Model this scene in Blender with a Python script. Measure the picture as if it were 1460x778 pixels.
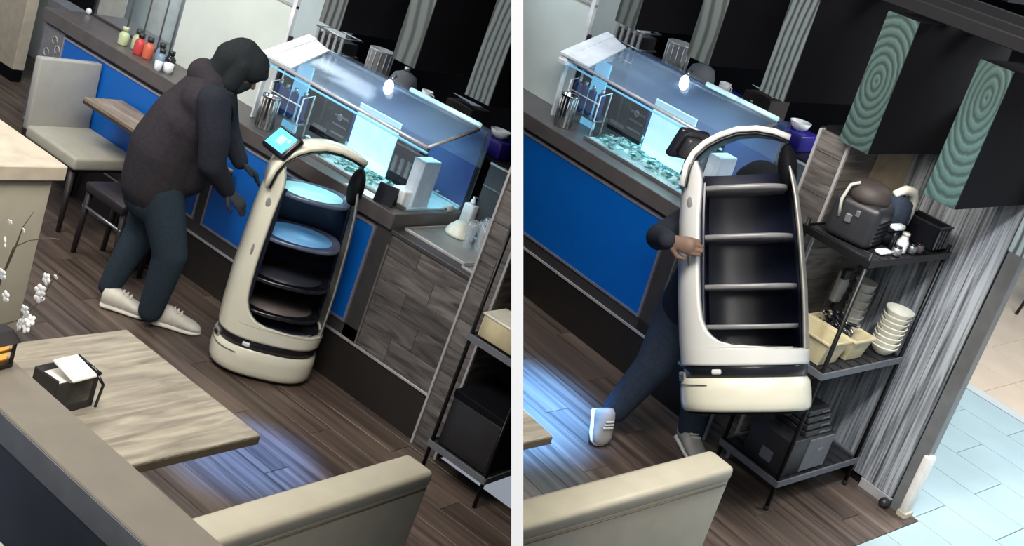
import bpy, bmesh, math, random
from mathutils import Matrix, Vector
random.seed(7)
for o in list(bpy.data.objects): bpy.data.objects.remove(o)
COL = bpy.context.scene.collection
PI = math.pi
R = math.radians

# ------------------------------------------------------------------ camera
CAM = Vector((2.9016, -4.6072, 2.7145))
RIGHT = Vector((0.7543456, 0.5632577, 0.3371993)); DOWN = Vector((0.4436646, -0.058823, -0.8942603)); FWD = Vector((-0.483864, 0.8241848, -0.2942704))
cd = bpy.data.cameras.new('camera'); cam = bpy.data.objects.new('camera', cd); COL.objects.link(cam)
cam.matrix_world = Matrix(((RIGHT.x, -DOWN.x, -FWD.x, CAM.x), (RIGHT.y, -DOWN.y, -FWD.y, CAM.y), (RIGHT.z, -DOWN.z, -FWD.z, CAM.z), (0, 0, 0, 1)))
cd.sensor_width = 36; cd.lens = 36 * 1650 / 1460; cd.clip_start = 0.05
bpy.context.scene.camera = cam
# the two rooms: the first stands level, the second (the same corner seen later) is turned beside it
SA = Matrix.Identity(4)
SB = Matrix(((0.9725762, 0.232155, -0.0141267, 1.137409), (-0.2319619, 0.9637407, -0.1318996, 0.8549591), (-0.0170067, 0.1315592, 0.9911624, 0.5243242), (0, 0, 0, 1)))
SET = {'A': SA, 'B': SB}
# ------------------------------------------------------------------ world and exposure
sc = bpy.context.scene
sc.view_settings.view_transform = 'Standard'; sc.view_settings.look = 'None'; sc.view_settings.gamma = 1
sc.view_settings.exposure = 0.06
w = bpy.data.worlds.new('world'); sc.world = w; w.use_nodes = True
w.node_tree.nodes['Background'].inputs[0].default_value = (0.78, 0.86, 1.0, 1); w.node_tree.nodes['Background'].inputs[1].default_value = 0.34

# ------------------------------------------------------------------ lights
def light(kind, name, S, loc, target, energy, color, size=1.0, size_y=None, blend=0.6, angle=60):
    l = bpy.data.lights.new(name, kind); l.energy = energy; l.color = color
    if kind == 'AREA':
        l.shape = 'RECTANGLE'; l.size = size; l.size_y = size_y or size
    elif kind == 'SPOT':
        l.spot_size = R(angle); l.spot_blend = blend; l.shadow_soft_size = size
    else: l.shadow_soft_size = size
    o = bpy.data.objects.new(name, l); COL.objects.link(o)
    d = (Vector(target) - Vector(loc)).normalized()
    o.matrix_world = S @ Matrix.Translation(loc) @ d.to_track_quat('-Z', 'Y').to_matrix().to_4x4()
    return o
WARM = (1.0, 0.93, 0.82); COOL = (0.75, 0.88, 1.0); BLUE = (0.12, 0.35, 1.0)
light('AREA', 'dining_ceiling_lamp', SA, (0.6, -3.0, 3.6), (-0.2, -1.2, 0), 105, WARM, 1.6, 1.2)
light('AREA', 'far_ceiling_lamp', SA, (-2.6, -1.8, 3.4), (-2.4, -0.4, 0.4), 70, WARM, 1.4, 1.0)
light('AREA', 'dining_ceiling_lamp', SB, (1.2, -2.2, 3.6), (0.2, 0.0, 0.3), 105, WARM, 1.6, 1.2)
light('AREA', 'cool_overhead_lamp', SA, (-3.0, 0.9, 2.7), (-3.0, 1.5, 1.0), 30, COOL, 1.2, 0.6)
light('AREA', 'cool_overhead_lamp', SB, (-2.2, -0.4, 3.0), (-2.4, 0.4, 1.0), 22, COOL, 0.8, 0.4)  # added lamp on the dining side, brightens the frosted pane
light('AREA', 'corridor_ceiling_lamp', SB, (1.6, 2.2, 3.2), (1.0, 1.9, 0), 175, (0.95, 0.98, 1.0), 2.0, 2.0)
light('SPOT', 'blue_floor_spot', SA, (-0.15, -1.05, 2.9), (-0.2, -1.0, 0), 1900, BLUE, 0.05, angle=17, blend=1.0)
light('SPOT', 'blue_floor_spot', SB, (-0.35, -1.35, 2.9), (-0.58, -0.95, 0), 6500, (0.12, 0.40, 1.0), 0.08, angle=23, blend=0.9)
light('SPOT', 'added_shelf_fill', SB, (1.5, -1.1, 3.0), (0.6, 0.5, 0.8), 190, (0.9, 0.95, 1.0), 0.08, angle=36, blend=0.9)  # added spot that brightens the clad wall and shelf

# ------------------------------------------------------------------ materials
MATS = {}
def new_mat(name):
    m = bpy.data.materials.new(name); m.use_nodes = True
    nt = m.node_tree; b = nt.nodes['Principled BSDF']
    MATS[name] = m
    return m, nt, b
def mat(name, col, rough=0.5, metal=0.0, var=0.12, scale=14.0, bump=0.0, emit=None, estr=0.0, alpha=1.0, trans=0.0, spec=0.5, coat=0.0):
    m, nt, b = new_mat(name)
    b.inputs['Roughness'].default_value = rough; b.inputs['Metallic'].default_value = metal
    b.inputs['Specular IOR Level'].default_value = spec; b.inputs['Coat Weight'].default_value = coat
    b.inputs['Transmission Weight'].default_value = trans; b.inputs['Alpha'].default_value = alpha
    tc = nt.nodes.new('ShaderNodeTexCoord'); n = nt.nodes.new('ShaderNodeTexNoise'); n.inputs['Scale'].default_value = scale; n.inputs['Detail'].default_value = 4
    nt.links.new(tc.outputs['Object'], n.inputs['Vector'])
    r = nt.nodes.new('ShaderNodeValToRGB'); c = col
    r.color_ramp.elements[0].position = .3; r.color_ramp.elements[1].position = .7
    r.color_ramp.elements[0].color = (c[0] * (1 - var), c[1] * (1 - var), c[2] * (1 - var), 1); r.color_ramp.elements[1].color = (min(1, c[0] * (1 + var)), min(1, c[1] * (1 + var)), min(1, c[2] * (1 + var)), 1)
    nt.links.new(n.outputs['Fac'], r.inputs['Fac']); nt.links.new(r.outputs['Color'], b.inputs['Base Color'])
    if bump:
        bp = nt.nodes.new('ShaderNodeBump'); bp.inputs['Strength'].default_value = bump; bp.inputs['Distance'].default_value = 0.004
        nt.links.new(n.outputs['Fac'], bp.inputs['Height']); nt.links.new(bp.outputs['Normal'], b.inputs['Normal'])
    if emit: b.inputs['Emission Color'].default_value = (*emit, 1); b.inputs['Emission Strength'].default_value = estr
    return m
def glass(name, col=(0.8, 0.9, 1.0), mix=0.14, rough=0.05):
    m, nt, b = new_mat(name)
    b.inputs['Base Color'].default_value = (*col, 1); b.inputs['Roughness'].default_value = rough; b.inputs['Specular IOR Level'].default_value = 0.8
    t = nt.nodes.new('ShaderNodeBsdfTransparent'); t.inputs[0].default_value = (0.93, 0.97, 1, 1)
    mx = nt.nodes.new('ShaderNodeMixShader'); n = nt.nodes.new('ShaderNodeTexNoise'); n.inputs['Scale'].default_value = 3
    mr = nt.nodes.new('ShaderNodeMapRange'); mr.inputs['To Min'].default_value = mix * .6; mr.inputs['To Max'].default_value = mix * 1.4
    nt.links.new(n.outputs['Fac'], mr.inputs['Value']); nt.links.new(mr.outputs['Result'], mx.inputs[0])
    nt.links.new(t.outputs[0], mx.inputs[1]); nt.links.new(b.outputs[0], mx.inputs[2]); nt.links.new(mx.outputs[0], nt.nodes['Material Output'].inputs['Surface'])
    return m
def wood(name, dark, light_, axis=0, rough=0.45, stretch=9.0, scale=5.0, vary=0.35, bump=0.15, dist=1.2, pos=(0.3, 0.72)):
    """grain running along the given local axis; every piece gets its own tone and offset"""
    m, nt, b = new_mat(name); L = nt.links.new
    b.inputs['Roughness'].default_value = rough
    tc = nt.nodes.new('ShaderNodeTexCoord'); mp = nt.nodes.new('ShaderNodeMapping'); oi = nt.nodes.new('ShaderNodeObjectInfo')
    s = [scale * stretch] * 3; s[axis] = scale
    mp.inputs['Scale'].default_value = s
    cmb = nt.nodes.new('ShaderNodeCombineXYZ'); mu = nt.nodes.new('ShaderNodeMath'); mu.operation = 'MULTIPLY'; mu.inputs[1].default_value = 57
    L(oi.outputs['Random'], mu.inputs[0]); L(mu.outputs[0], cmb.inputs[0]); L(mu.outputs[0], cmb.inputs[1]); L(cmb.outputs[0], mp.inputs['Location'])
    L(tc.outputs['Object'], mp.inputs['Vector'])
    n = nt.nodes.new('ShaderNodeTexNoise'); n.inputs['Scale'].default_value = 1; n.inputs['Detail'].default_value = 6; n.inputs['Distortion'].default_value = dist
    L(mp.outputs[0], n.inputs['Vector'])
    r = nt.nodes.new('ShaderNodeValToRGB'); r.color_ramp.elements[0].position = pos[0]; r.color_ramp.elements[1].position = pos[1]
    r.color_ramp.elements[0].color = (*dark, 1); r.color_ramp.elements[1].color = (*light_, 1)
    L(n.outputs['Fac'], r.inputs['Fac'])
    mr = nt.nodes.new('ShaderNodeMapRange'); mr.inputs['To Min'].default_value = 1 - vary; mr.inputs['To Max'].default_value = 1 + vary
    L(oi.outputs['Random'], mr.inputs['Value'])
    h = nt.nodes.new('ShaderNodeHueSaturation'); L(mr.outputs['Result'], h.inputs['Value']); L(r.outputs['Color'], h.inputs['Color']); L(h.outputs['Color'], b.inputs['Base Color'])
    bp = nt.nodes.new('ShaderNodeBump'); bp.inputs['Strength'].default_value = bump; bp.inputs['Distance'].default_value = .004
    L(n.outputs['Fac'], bp.inputs['Height']); L(bp.outputs['Normal'], b.inputs['Normal'])
    return m
def rings(name, dark, light_, cx, cz, stretch_z, freq=95.0):
    """carved cathedral grain on the narrow face of a hanging board"""
    m, nt, b = new_mat(name); L = nt.links.new
    b.inputs['Roughness'].default_value = 0.5
    tc = nt.nodes.new('ShaderNodeTexCoord'); mp = nt.nodes.new('ShaderNodeMapping')
    mp.inputs['Location'].default_value = (-cx, 0, -cz * stretch_z); mp.inputs['Scale'].default_value = (1, 0, stretch_z)
    L(tc.outputs['Object'], mp.inputs['Vector'])
    wv = nt.nodes.new('ShaderNodeTexWave'); wv.wave_type = 'RINGS'; wv.rings_direction = 'SPHERICAL'; wv.inputs['Scale'].default_value = freq / 6.28; wv.inputs['Distortion'].default_value = 1.2; wv.inputs['Detail Scale'].default_value = 3
    L(mp.outputs[0], wv.inputs['Vector'])
    r = nt.nodes.new('ShaderNodeValToRGB'); r.color_ramp.elements[0].position = .1; r.color_ramp.elements[1].position = .6
    r.color_ramp.elements[0].color = (*dark, 1); r.color_ramp.elements[1].color = (*light_, 1)
    L(wv.outputs['Fac'], r.inputs['Fac']); L(r.outputs['Color'], b.inputs['Base Color'])
    bp = nt.nodes.new('ShaderNodeBump'); bp.inputs['Strength'].default_value = .5; bp.inputs['Distance'].default_value = .004
    L(wv.outputs['Fac'], bp.inputs['Height']); L(bp.outputs['Normal'], b.inputs['Normal'])
    return m

wood('floor_wood', (0.042, 0.031, 0.027), (0.175, 0.130, 0.105), 0, rough=0.36, stretch=26, scale=1.0, vary=0.2, dist=.5)
wood('grey_wood_h', (0.035, 0.032, 0.032), (0.17, 0.155, 0.15), 0, stretch=9, scale=3, vary=.35, rough=.55)
wood('grey_wood_y', (0.045, 0.040, 0.036), (0.20, 0.175, 0.15), 1, stretch=9, scale=3, vary=.35, rough=.55)
wood('pale_wood_v', (0.075, 0.08, 0.09), (0.40, 0.43, 0.47), 2, stretch=30, scale=2.2, vary=.10, rough=.45, bump=.4, dist=.6, pos=(.34, .62))
wood('table_wood', (0.19, 0.165, 0.13), (0.43, 0.39, 0.31), 1, stretch=9.0, scale=2.4, vary=.05, rough=.4, dist=1.6)
wood('small_table_wood', (0.16, 0.12, 0.09), (0.46, 0.38, 0.28), 0, stretch=8, scale=3, vary=.05)
mat('table_edge', (0.14, 0.115, 0.085), .5)
mat('kick', (0.02, 0.017, 0.016), .5)
mat('counter_stone', (0.095, 0.085, 0.085), .35, bump=.1)
mat('counter_dark', (0.05, 0.047, 0.05), .4)
mat('blue_laminate', (0.0, 0.115, 0.50), .45, var=.03)
mat('trim_metal', (0.42, 0.42, 0.5), .35, .6)
mat('trim_light', (0.5, 0.5, 0.52), .4, .3)
mat('trim_dark', (0.14, 0.13, 0.13), .45)
mat('black', (0.004, 0.004, 0.006), .7, spec=.12)
mat('rail_black', (0.012, 0.012, 0.014), .6, spec=.2)
mat('black_gloss', (0.012, 0.013, 0.018), .15)
mat('black_plastic', (0.022, 0.022, 0.026), .4)
mat('black_wire', (0.012, 0.012, 0.013), .4, .4)
mat('beige_vinyl', (0.43, 0.405, 0.325), .5, var=.05, bump=.06)
mat('beige_paint', (0.52, 0.46, 0.37), .6)
mat('grey_vinyl', (0.36, 0.36, 0.34), .5, var=.05)
mat('grey_seat', (0.40, 0.39, 0.33), .5, var=.05)
mat('chair_leg', (0.02, 0.015, 0.018), .5)
mat('ledge_top', (0.165, 0.148, 0.122), .5, var=.06)
mat('ledge_edge', (0.12, 0.13, 0.15), .5)
mat('navy_panel', (0.045, 0.052, 0.075), .6)
mat('navy_cloth', (0.035, 0.048, 0.075), .85, bump=.4, scale=60, spec=.1)
mat('vest_cloth', (0.034, 0.031, 0.038), .85, bump=.5, scale=50, spec=.1)
mat('sleeve_cloth', (0.022, 0.025, 0.036), .85, bump=.5, scale=50, spec=.1)
mat('hood_cloth', (0.020, 0.024, 0.028), .9, bump=.4, scale=60, spec=.1)
mat('jeans', (0.027, 0.042, 0.058), .9, bump=.5, scale=80, spec=.1)
mat('jeans_light', (0.045, 0.066, 0.085), .9, bump=.5, scale=80, spec=.1)
mat('glove', (0.02, 0.024, 0.035), .8)
mat('skin', (0.16, 0.10, 0.075), .6)  # darkened tone, hood shade on the face put into the colour
mat('eye_white', (0.6, 0.6, 0.6), .3)
mat('shoe_white', (0.66, 0.64, 0.58), .6)
mat('shoe_sole', (0.75, 0.74, 0.70), .6)
mat('shoe_grey', (0.42, 0.41, 0.38), .6)
mat('robot_cream', (0.74, 0.73, 0.61), .28, var=.02, coat=.3)
mat('robot_white', (0.66, 0.67, 0.66), .3, var=.02, coat=.3)
mat('robot_silver', (0.36, 0.36, 0.34), .35, .3)
mat('robot_dark', (0.012, 0.013, 0.020), .22)
mat('robot_cabin', (0.010, 0.013, 0.030), .25)
mat('tray_rim', (0.10, 0.12, 0.2), .2)
mat('tray_rim_grey', (0.20, 0.20, 0.21), .25)
mat('tray_cyan_glow', (0.45, 0.88, 0.92), .4, emit=(.35, .85, .95), estr=.45)  # tint and glow stand in for LED light reflected on the mat
mat('tray_blue_glow', (0.16, 0.38, 0.65), .35, emit=(.1, .3, .6), estr=.25)  # own glow replaces the blue light falling on this tray
mat('tray_dark', (0.03, 0.035, 0.05), .3)
mat('tray_brown', (0.12, 0.10, 0.10), .4)
mat('tray_grey', (0.22, 0.21, 0.22), .4)
mat('tray_black', (0.035, 0.033, 0.038), .4)
mat('screen_cyan', (0.1, 0.5, 0.7), .2, emit=(.12, .62, .95), estr=.9)
mat('screen_icon', (0.3, 0.8, 0.9), .2, emit=(.35, .9, 1.0), estr=.9)
mat('screen_text', (0.02, 0.1, 0.2), .2)
mat('led', (0.7, 1, 1), .3, emit=(.60, .95, 1.0), estr=.55)
mat('lamp_bulb', (1, 1, 1), .3, emit=(.85, .97, 1.0), estr=6.0)
mat('board_cyan_glow', (0.70, 0.93, 0.95), .5, emit=(.55, .95, 1.0), estr=.62)  # board is no lamp, cyan case light put in as glow
mat('light_panel_blue', (0.25, 0.6, 0.8), .4, emit=(.2, .62, .95), estr=.55)
mat('white_plastic', (0.74, 0.78, 0.82), .4)
mat('white_panel', (0.62, 0.66, 0.74), .45)
mat('paper', (0.78, 0.76, 0.70), .7)
mat('steel', (0.55, 0.57, 0.58), .22, 1.0)
mat('steel_satin', (0.42, 0.44, 0.46), .4, .9)
mat('tray_metal', (0.36, 0.37, 0.36), .4, .4)
mat('lettuce', (0.34, 0.62, 0.60), .5, var=.5, scale=30)
mat('lettuce_dark', (0.05, 0.20, 0.20), .5, var=.5, scale=30)
mat('ice', (0.55, 0.78, 0.82), .3)
mat('navy_tub', (0.02, 0.045, 0.16), .3)
mat('steel_bright', (0.50, 0.50, 0.50), .35, .35)
mat('rail_white', (0.62, 0.65, 0.72), .3, .3)
mat('indigo', (0.02, 0.015, 0.22), .4)
mat('brown_box', (0.045, 0.035, 0.032), .6)
mat('red_sauce', (0.55, 0.06, 0.07), .35)
mat('orange_sauce', (0.62, 0.14, 0.08), .35)
mat('green_sauce', (0.50, 0.58, 0.36), .35)
mat('blue_bottle', (0.20, 0.30, 0.42), .35)
mat('cream_tub', (0.62, 0.55, 0.35), .45)
mat('bowl_white', (0.78, 0.76, 0.66), .35)
mat('bowl_grey', (0.58, 0.57, 0.52), .4)
mat('tile_grey', (0.56, 0.60, 0.60), .35, var=.05, scale=3)
mat('tile_daylit_teal', (0.40, 0.53, 0.56), .35, var=.06, scale=3)  # bluish daylight is part of this colour
mat('tile_cream', (0.66, 0.54, 0.41), .35, var=.06, scale=3)
mat('grout', (0.22, 0.24, 0.24), .8)
mat('subfloor', (0.012, 0.010, 0.009), .9)
mat('frosted', (0.66, 0.74, 0.72), .55, var=.08, scale=2.5)
mat('kitchen_bright', (0.60, 0.68, 0.68), .6, var=.1, scale=3)
mat('kitchen_dark', (0.006, 0.006, 0.009), .8, spec=.15)
mat('poster_brown', (0.35, 0.23, 0.19), .6, var=.4, scale=9)
mat('grey_wall', (0.13, 0.14, 0.16), .7)
mat('pattern_grey', (0.16, 0.16, 0.18), .6)
mat('pattern_light', (0.38, 0.38, 0.40), .6)
mat('divider_face', (0.02, 0.02, 0.022), .9, spec=.05)
mat('divider_edge', (0.90, 0.90, 0.91), .7, var=.01)
mat('twig', (0.12, 0.085, 0.05), .7)
mat('petal', (0.86, 0.85, 0.82), .6, var=.03)
mat('lantern_black', (0.015, 0.012, 0.012), .4)
mat('lantern_glow', (0.8, 0.4, 0.08), .5, emit=(1.0, .50, .10), estr=.9)
mat('lantern_gold', (0.45, 0.28, 0.08), .4, .6)
mat('yellow', (0.7, 0.5, 0.1), .5)
mat('wall_metal', (0.20, 0.21, 0.22), .4, .3)
mat('amber', (0.38, 0.30, 0.20), .6)  # tone of the light falling on the end wall
glass('glass_clear', mix=.045)
glass('glass_top', (0.35, 0.50, 0.68), mix=.26, rough=.08)
glass('glass_smoke', (0.12, 0.13, 0.16), mix=.55)
glass('tumbler', (0.7, 0.75, 0.8), mix=.30)
rings('stripe_a', (0.03, 0.036, 0.040), (0.13, 0.15, 0.155), -0.8, 0.28, .35, 42)
rings('stripe_b', (0.045, 0.055, 0.057), (0.11, 0.135, 0.135), -0.25, 0.1, .5, 30)
rings('stripe_c', (0.025, 0.032, 0.036), (0.125, 0.155, 0.165), .75, 0.1, .45, 60)
rings('stripe_d', (0.025, 0.05, 0.048), (0.06, 0.105, 0.10), 0.07, 0.30, .55, 88)
rings('stripe_e', (0.025, 0.048, 0.047), (0.05, 0.095, 0.09), 0.09, 0.46, .42, 100)

# ------------------------------------------------------------------ mesh helpers
ROOM = {}
class MB:
    def __init__(s): s.v = []; s.f = []; s.smooth = []
    def add(s, vs, fs, sm=False, M=None):
        b = len(s.v)
        for p in vs:
            p = Vector(p); s.v.append(tuple(M @ p) if M is not None else tuple(p))
        for f in fs: s.f.append(tuple(b + i for i in f)); s.smooth.append(sm)
        return s
    def box(s, x0, x1, y0, y1, z0, z1, c=0.0, M=None):
        if c <= 0:
            vs = [(x, y, z) for x in (x0, x1) for y in (y0, y1) for z in (z0, z1)]
            return s.add(vs, [(0, 1, 3, 2), (4, 6, 7, 5), (0, 4, 5, 1), (2, 3, 7, 6), (0, 2, 6, 4), (1, 5, 7, 3)], False, M)
        bm = bmesh.new(); bmesh.ops.create_cube(bm, size=1)
        for v in bm.verts: v.co = Vector(((x0 + x1) / 2 + v.co.x * (x1 - x0), (y0 + y1) / 2 + v.co.y * (y1 - y0), (z0 + z1) / 2 + v.co.z * (z1 - z0)))
        seg = 1 if c < .006 else (2 if c < .02 else 4)
        bmesh.ops.bevel(bm, geom=bm.edges[:], offset=c, segments=seg, affect='EDGES', profile=.5)
        bm.verts.index_update()
        s.add([v.co[:] for v in bm.verts], [tuple(v.index for v in f.verts) for f in bm.faces], seg > 1, M); bm.free(); return s
    def lathe(s, prof, n=24, c=(0, 0), M=None, sx=1, sy=1):
        """prof: (radius, z) from bottom to top, ends closed when radius > 0"""
        vs = []; fs = []
        for r, z in prof:
            for k in range(n):
                a = 2 * PI * k / n; vs.append((c[0] + r * sx * math.cos(a), c[1] + r * sy * math.sin(a), z))
        for i in range(len(prof) - 1):
            for k in range(n): k2 = (k + 1) % n; fs.append((i * n + k, i * n + k2, (i + 1) * n + k2, (i + 1) * n + k))
        if prof[0][0] > 1e-5: fs.append(tuple(reversed(range(n))))
        if prof[-1][0] > 1e-5: fs.append(tuple((len(prof) - 1) * n + k for k in range(n)))
        return s.add(vs, fs, True, M)
    def tube(s, pts, r, n=8, M=None):
        pts = [Vector(p) for p in pts]; rs = r if isinstance(r, (list, tuple)) else [r] * len(pts)
        vs = []; fs = []; up = None
        for i, p in enumerate(pts):
            t = (pts[min(i + 1, len(pts) - 1)] - pts[max(i - 1, 0)]).normalized()
            if up is None: up = Vector((0, 0, 1)) if abs(t.z) < .9 else Vector((1, 0, 0))
            a = t.cross(up).normalized(); b = a.cross(t).normalized(); up = b
            for k in range(n): an = 2 * PI * k / n; vs.append(p + (a * math.cos(an) + b * math.sin(an)) * rs[i])
        for i in range(len(pts) - 1):
            for k in range(n): k2 = (k + 1) % n; fs.append((i * n + k, i * n + k2, (i + 1) * n + k2, (i + 1) * n + k))
        fs.append(tuple(reversed(range(n)))); fs.append(tuple((len(pts) - 1) * n + k for k in range(n)))
        return s.add([v[:] for v in vs], fs, True, M)
    def ball(s, c, r, n=12, M=None):
        rr = r if isinstance(r, (list, tuple)) else (r, r, r)
        prof = [(max(1e-6, math.sin(PI * i / n)), -math.cos(PI * i / n)) for i in range(n + 1)]
        T = Matrix.Translation(c) @ Matrix.Diagonal((*rr, 1))
        return s.lathe(prof, n * 2, M=(M @ T) if M is not None else T)
    def prism(s, poly, a0, a1, ax=1, M=None):
        """polygon in the two other axes, extruded along ax from a0 to a1"""
        n = len(poly)
        def pt(p, a): return {0: (a, p[0], p[1]), 1: (p[0], a, p[1]), 2: (p[0], p[1], a)}[ax]
        vs = [pt(p, a0) for p in poly] + [pt(p, a1) for p in poly]
        fs = [tuple(range(n)), tuple(reversed(range(n, 2 * n)))] + [(i, i + n, (i + 1) % n + n, (i + 1) % n) for i in range(n)]
        return s.add(vs, fs, False, M)
    def mesh(s, name, m):
        me = bpy.data.meshes.new(name); me.from_pydata(s.v, [], s.f)
        me.materials.append(MATS[m]); 
        for p, sm in zip(me.polygons, s.smooth): p.use_smooth = sm
        bm = bmesh.new(); bm.from_mesh(me); bmesh.ops.recalc_face_normals(bm, faces=bm.faces); bm.to_mesh(me); bm.free()
        return me
def link(name, me, parent=None, M=None, S='A'):
    o = bpy.data.objects.new(name, me); COL.objects.link(o)
    if parent is not None:
        o.parent = parent
        if M is not None: o.matrix_local = M
    else: o.matrix_world = SET[S] @ (M if M is not None else Matrix.Identity(4)); ROOM[o.name] = S
    return o
def part(name, mb, m, parent, M=None, label=None):
    o = link(name, mb.mesh(name, m), parent, M)
    if label: o['label'] = label
    return o
def T(x, y, z=0, rz=0): return Matrix.Translation((x, y, z)) @ Matrix.Rotation(rz, 4, 'Z')
def thing(name, label, cat, S='A', loc=(0, 0, 0), rz=0, group=None, M=None):
    o = bpy.data.objects.new(name, None); COL.objects.link(o); o.empty_display_size = .1
    ROOM[o.name] = S; o.matrix_world = SET[S] @ (M if M is not None else T(*loc, rz)); o['label'] = label; o['category'] = cat
    if group: o['group'] = group
    return o
def solo(name, mb, m, label, cat, S='A', loc=(0, 0, 0), rz=0, group=None, M=None):
    o = link(name, mb.mesh(name, m), None, M if M is not None else T(*loc, rz), S); o['label'] = label; o['category'] = cat
    if group: o['group'] = group
    return o
def struct(name, mb, m, S='A', M=None):
    o = link(name, mb.mesh(name, m), None, M, S); o['kind'] = 'structure'; return o
def dup(src, S, M, label=None):
    r = src.copy(); COL.objects.link(r); r.matrix_world = SET[S] @ M; ROOM[r.name] = S
    if label: r['label'] = label
    for ch in src.children:
        c = ch.copy(); COL.objects.link(c); c.parent = r
        for g in ch.children:
            d = g.copy(); COL.objects.link(d); d.parent = c
    return r
HALF = {'A': 'left', 'B': 'right'}
def side(S): return 'in the %s half' % HALF[S]

def pieces(parent, name, cells, m, axes_m=None):
    """cells: (x0,x1,y0,y1,z0,z1) boxes; alike sizes share one mesh, each its own object"""
    cache = {}
    for (x0, x1, y0, y1, z0, z1) in cells:
        k = (round(x1 - x0, 4), round(y1 - y0, 4), round(z1 - z0, 4))
        if k not in cache:
            cache[k] = MB().box(-k[0] / 2, k[0] / 2, -k[1] / 2, k[1] / 2, -k[2] / 2, k[2] / 2, .0016).mesh(name, m)
        link(name, cache[k], parent, Matrix.Translation(((x0 + x1) / 2, (y0 + y1) / 2, (z0 + z1) / 2)))

# ------------------------------------------------------------------ partition added between the two rooms, dark faces curb bounced light
VX = Vector((7.5, 0, 1650)).normalized()
VDIR = (RIGHT * VX.x + FWD * VX.z).normalized(); VUP = -DOWN; VN = VDIR.cross(VUP).normalized()
if VN.dot(RIGHT) < 0: VN = -VN
THICK = 0.0098
def divider():
    M = Matrix(((VN.x, VDIR.x, VUP.x, CAM.x), (VN.y, VDIR.y, VUP.y, CAM.y), (VN.z, VDIR.z, VUP.z, CAM.z), (0, 0, 0, 1)))
    h = THICK / 2
    a = MB()
    # a tall sheet: low near the camera end, tall at the far end
    a.prism([(1.005, -.45), (1.005, .45), (16, 5), (16, -5)], -h, h, 0)
    o = struct('added_divider', a, 'divider_face', 'A', M)
    part('trim_strip', MB().box(-h, h, .95, 1.004, -.45, .45), 'divider_edge', o)
divider()
light('AREA', 'added_edge_fill', SA, tuple(CAM + Vector((0.35, -0.7, 1.0))), tuple(CAM + FWD * 0.95), 34, (1, 0.96, 0.88), .5)  # added fill that whitens the divider's front edge

# ------------------------------------------------------------------ floors
def plank_floor(S, x0, x1, y0, y1, cut=None):
    root = struct('floor', MB().box(x0, x1, y0, y1, -.06, -.012), 'subfloor', S)
    W = .155; LEN = 1.22; cells = []; j = 0; y = y0
    while y < y1 - 1e-3:
        x = x0 - (j * .47) % LEN
        while x < x1:
            a, b = max(x, x0), min(x + LEN, x1)
            if b - a > .03: cells.append((a + .0015, b - .0015, y + .0015, min(y + W, y1) - .0015, -.012, 0.0))
            x += LEN
        y += W; j += 1
    pieces(root, 'plank', cells, 'floor_wood')
    return root
plank_floor('A', -5.4, 1.9, -2.85, .02)
plank_floor('A', -7.9, -3.75, .02, 1.9)
fB = plank_floor('B', -2.6, 1.28, -2.45, .02)
plank_floor('B', .02, .93, .02, .62)
def tile_floor():
    # grey-teal corridor tiles, blue daylight put into their colour, then cream ones beyond
    root = struct('floor', MB().box(-6.0, 3.4, .62, 9.5, -.06, -.012), 'grout', 'B')
    root2 = struct('floor', MB().box(.93, 3.4, .02, .62, -.06, -.0125).box(1.28, 3.4, -2.4, .02, -.06, -.0125), 'grout', 'B')
    cells = []; g = .002
    TX, TY = .60, .30; j = 0; y = .62
    while y < 2.42:
        x = -.9 - (j % 2) * TX / 2
        while x < 3.2:
            cells.append((x + g, x + TX - g, y + g, y + TY - g, -.012, .0)); x += TX
        y += TY; j += 1
    yend = y
    pieces(root, 'tile', cells, 'tile_daylit_teal')
    cells = []
    for jj in range(2):
        y = .62 - TY * (jj + 1); x = .93 + g
        cells.append((x, 1.23 - g, y + g, y + TY - g, -.012, 0)); x = 1.23
        while x < 3.2: cells.append((x + g, x + TX - g, y + g, y + TY - g, -.012, 0)); x += TX
    pieces(root2, 'tile', cells, 'tile_daylit_teal')
    cells = []; y = yend; 
    cells.append((-1.2, 3.2, y + .004, y + .10, -.012, 0.002)); y += .104
    pieces(root, 'border_strip', cells, 'tile_grey')
    cells = []; j = 0
    while y < 5.6:
        x = -3.0 
        while x < 2.6: cells.append((x + g, x + .40 - g, y + g, y + .40 - g, -.012, 0)); x += .40
        y += .40; j += 1
    pieces(root, 'tile', cells[:150], 'tile_cream')
    st = MB().box(-6, 2.6, y, 9.4, -.012, 0)
    o = part('far_tiles', st, 'tile_cream', root); o['kind'] = 'stuff'
tile_floor()

# ------------------------------------------------------------------ walls
def kitchen_walls(S):
    x0 = -8.5 if S == 'A' else -6
    struct('wall_back', MB().box(x0, 1.6 if S == 'A' else -.05, 2.6, 2.7, 0, 3.4), 'kitchen_dark', S)
    if S == 'A':
        struct('wall_kitchen', MB().box(-8.4, -2.62, 1.5, 1.56, 0, 3.2), 'kitchen_bright', S)
kitchen_walls('A'); kitchen_walls('B')
struct('wall_kitchen', MB().box(-8.4, -2.62, 1.5, 1.56, 0, 3.2), 'kitchen_bright', 'B')
# left end of the room behind the chair
wl = struct('wall_left', MB().box(-7.6, -5.3, .86, .96, .10, 2.6, .004), 'beige_paint', 'A')
part('skirting', MB().box(-7.6, -5.3, .87, .95, .0, .10), 'black', wl)
struct('wall_corner', MB().box(-5.28, -4.95, 1.15, 1.3, 0, 2.6), 'black', 'A')
struct('wall_low', MB().box(-4.45, -3.80, .45, .6, 0, .93, .003), 'grey_wall', 'A')

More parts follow.
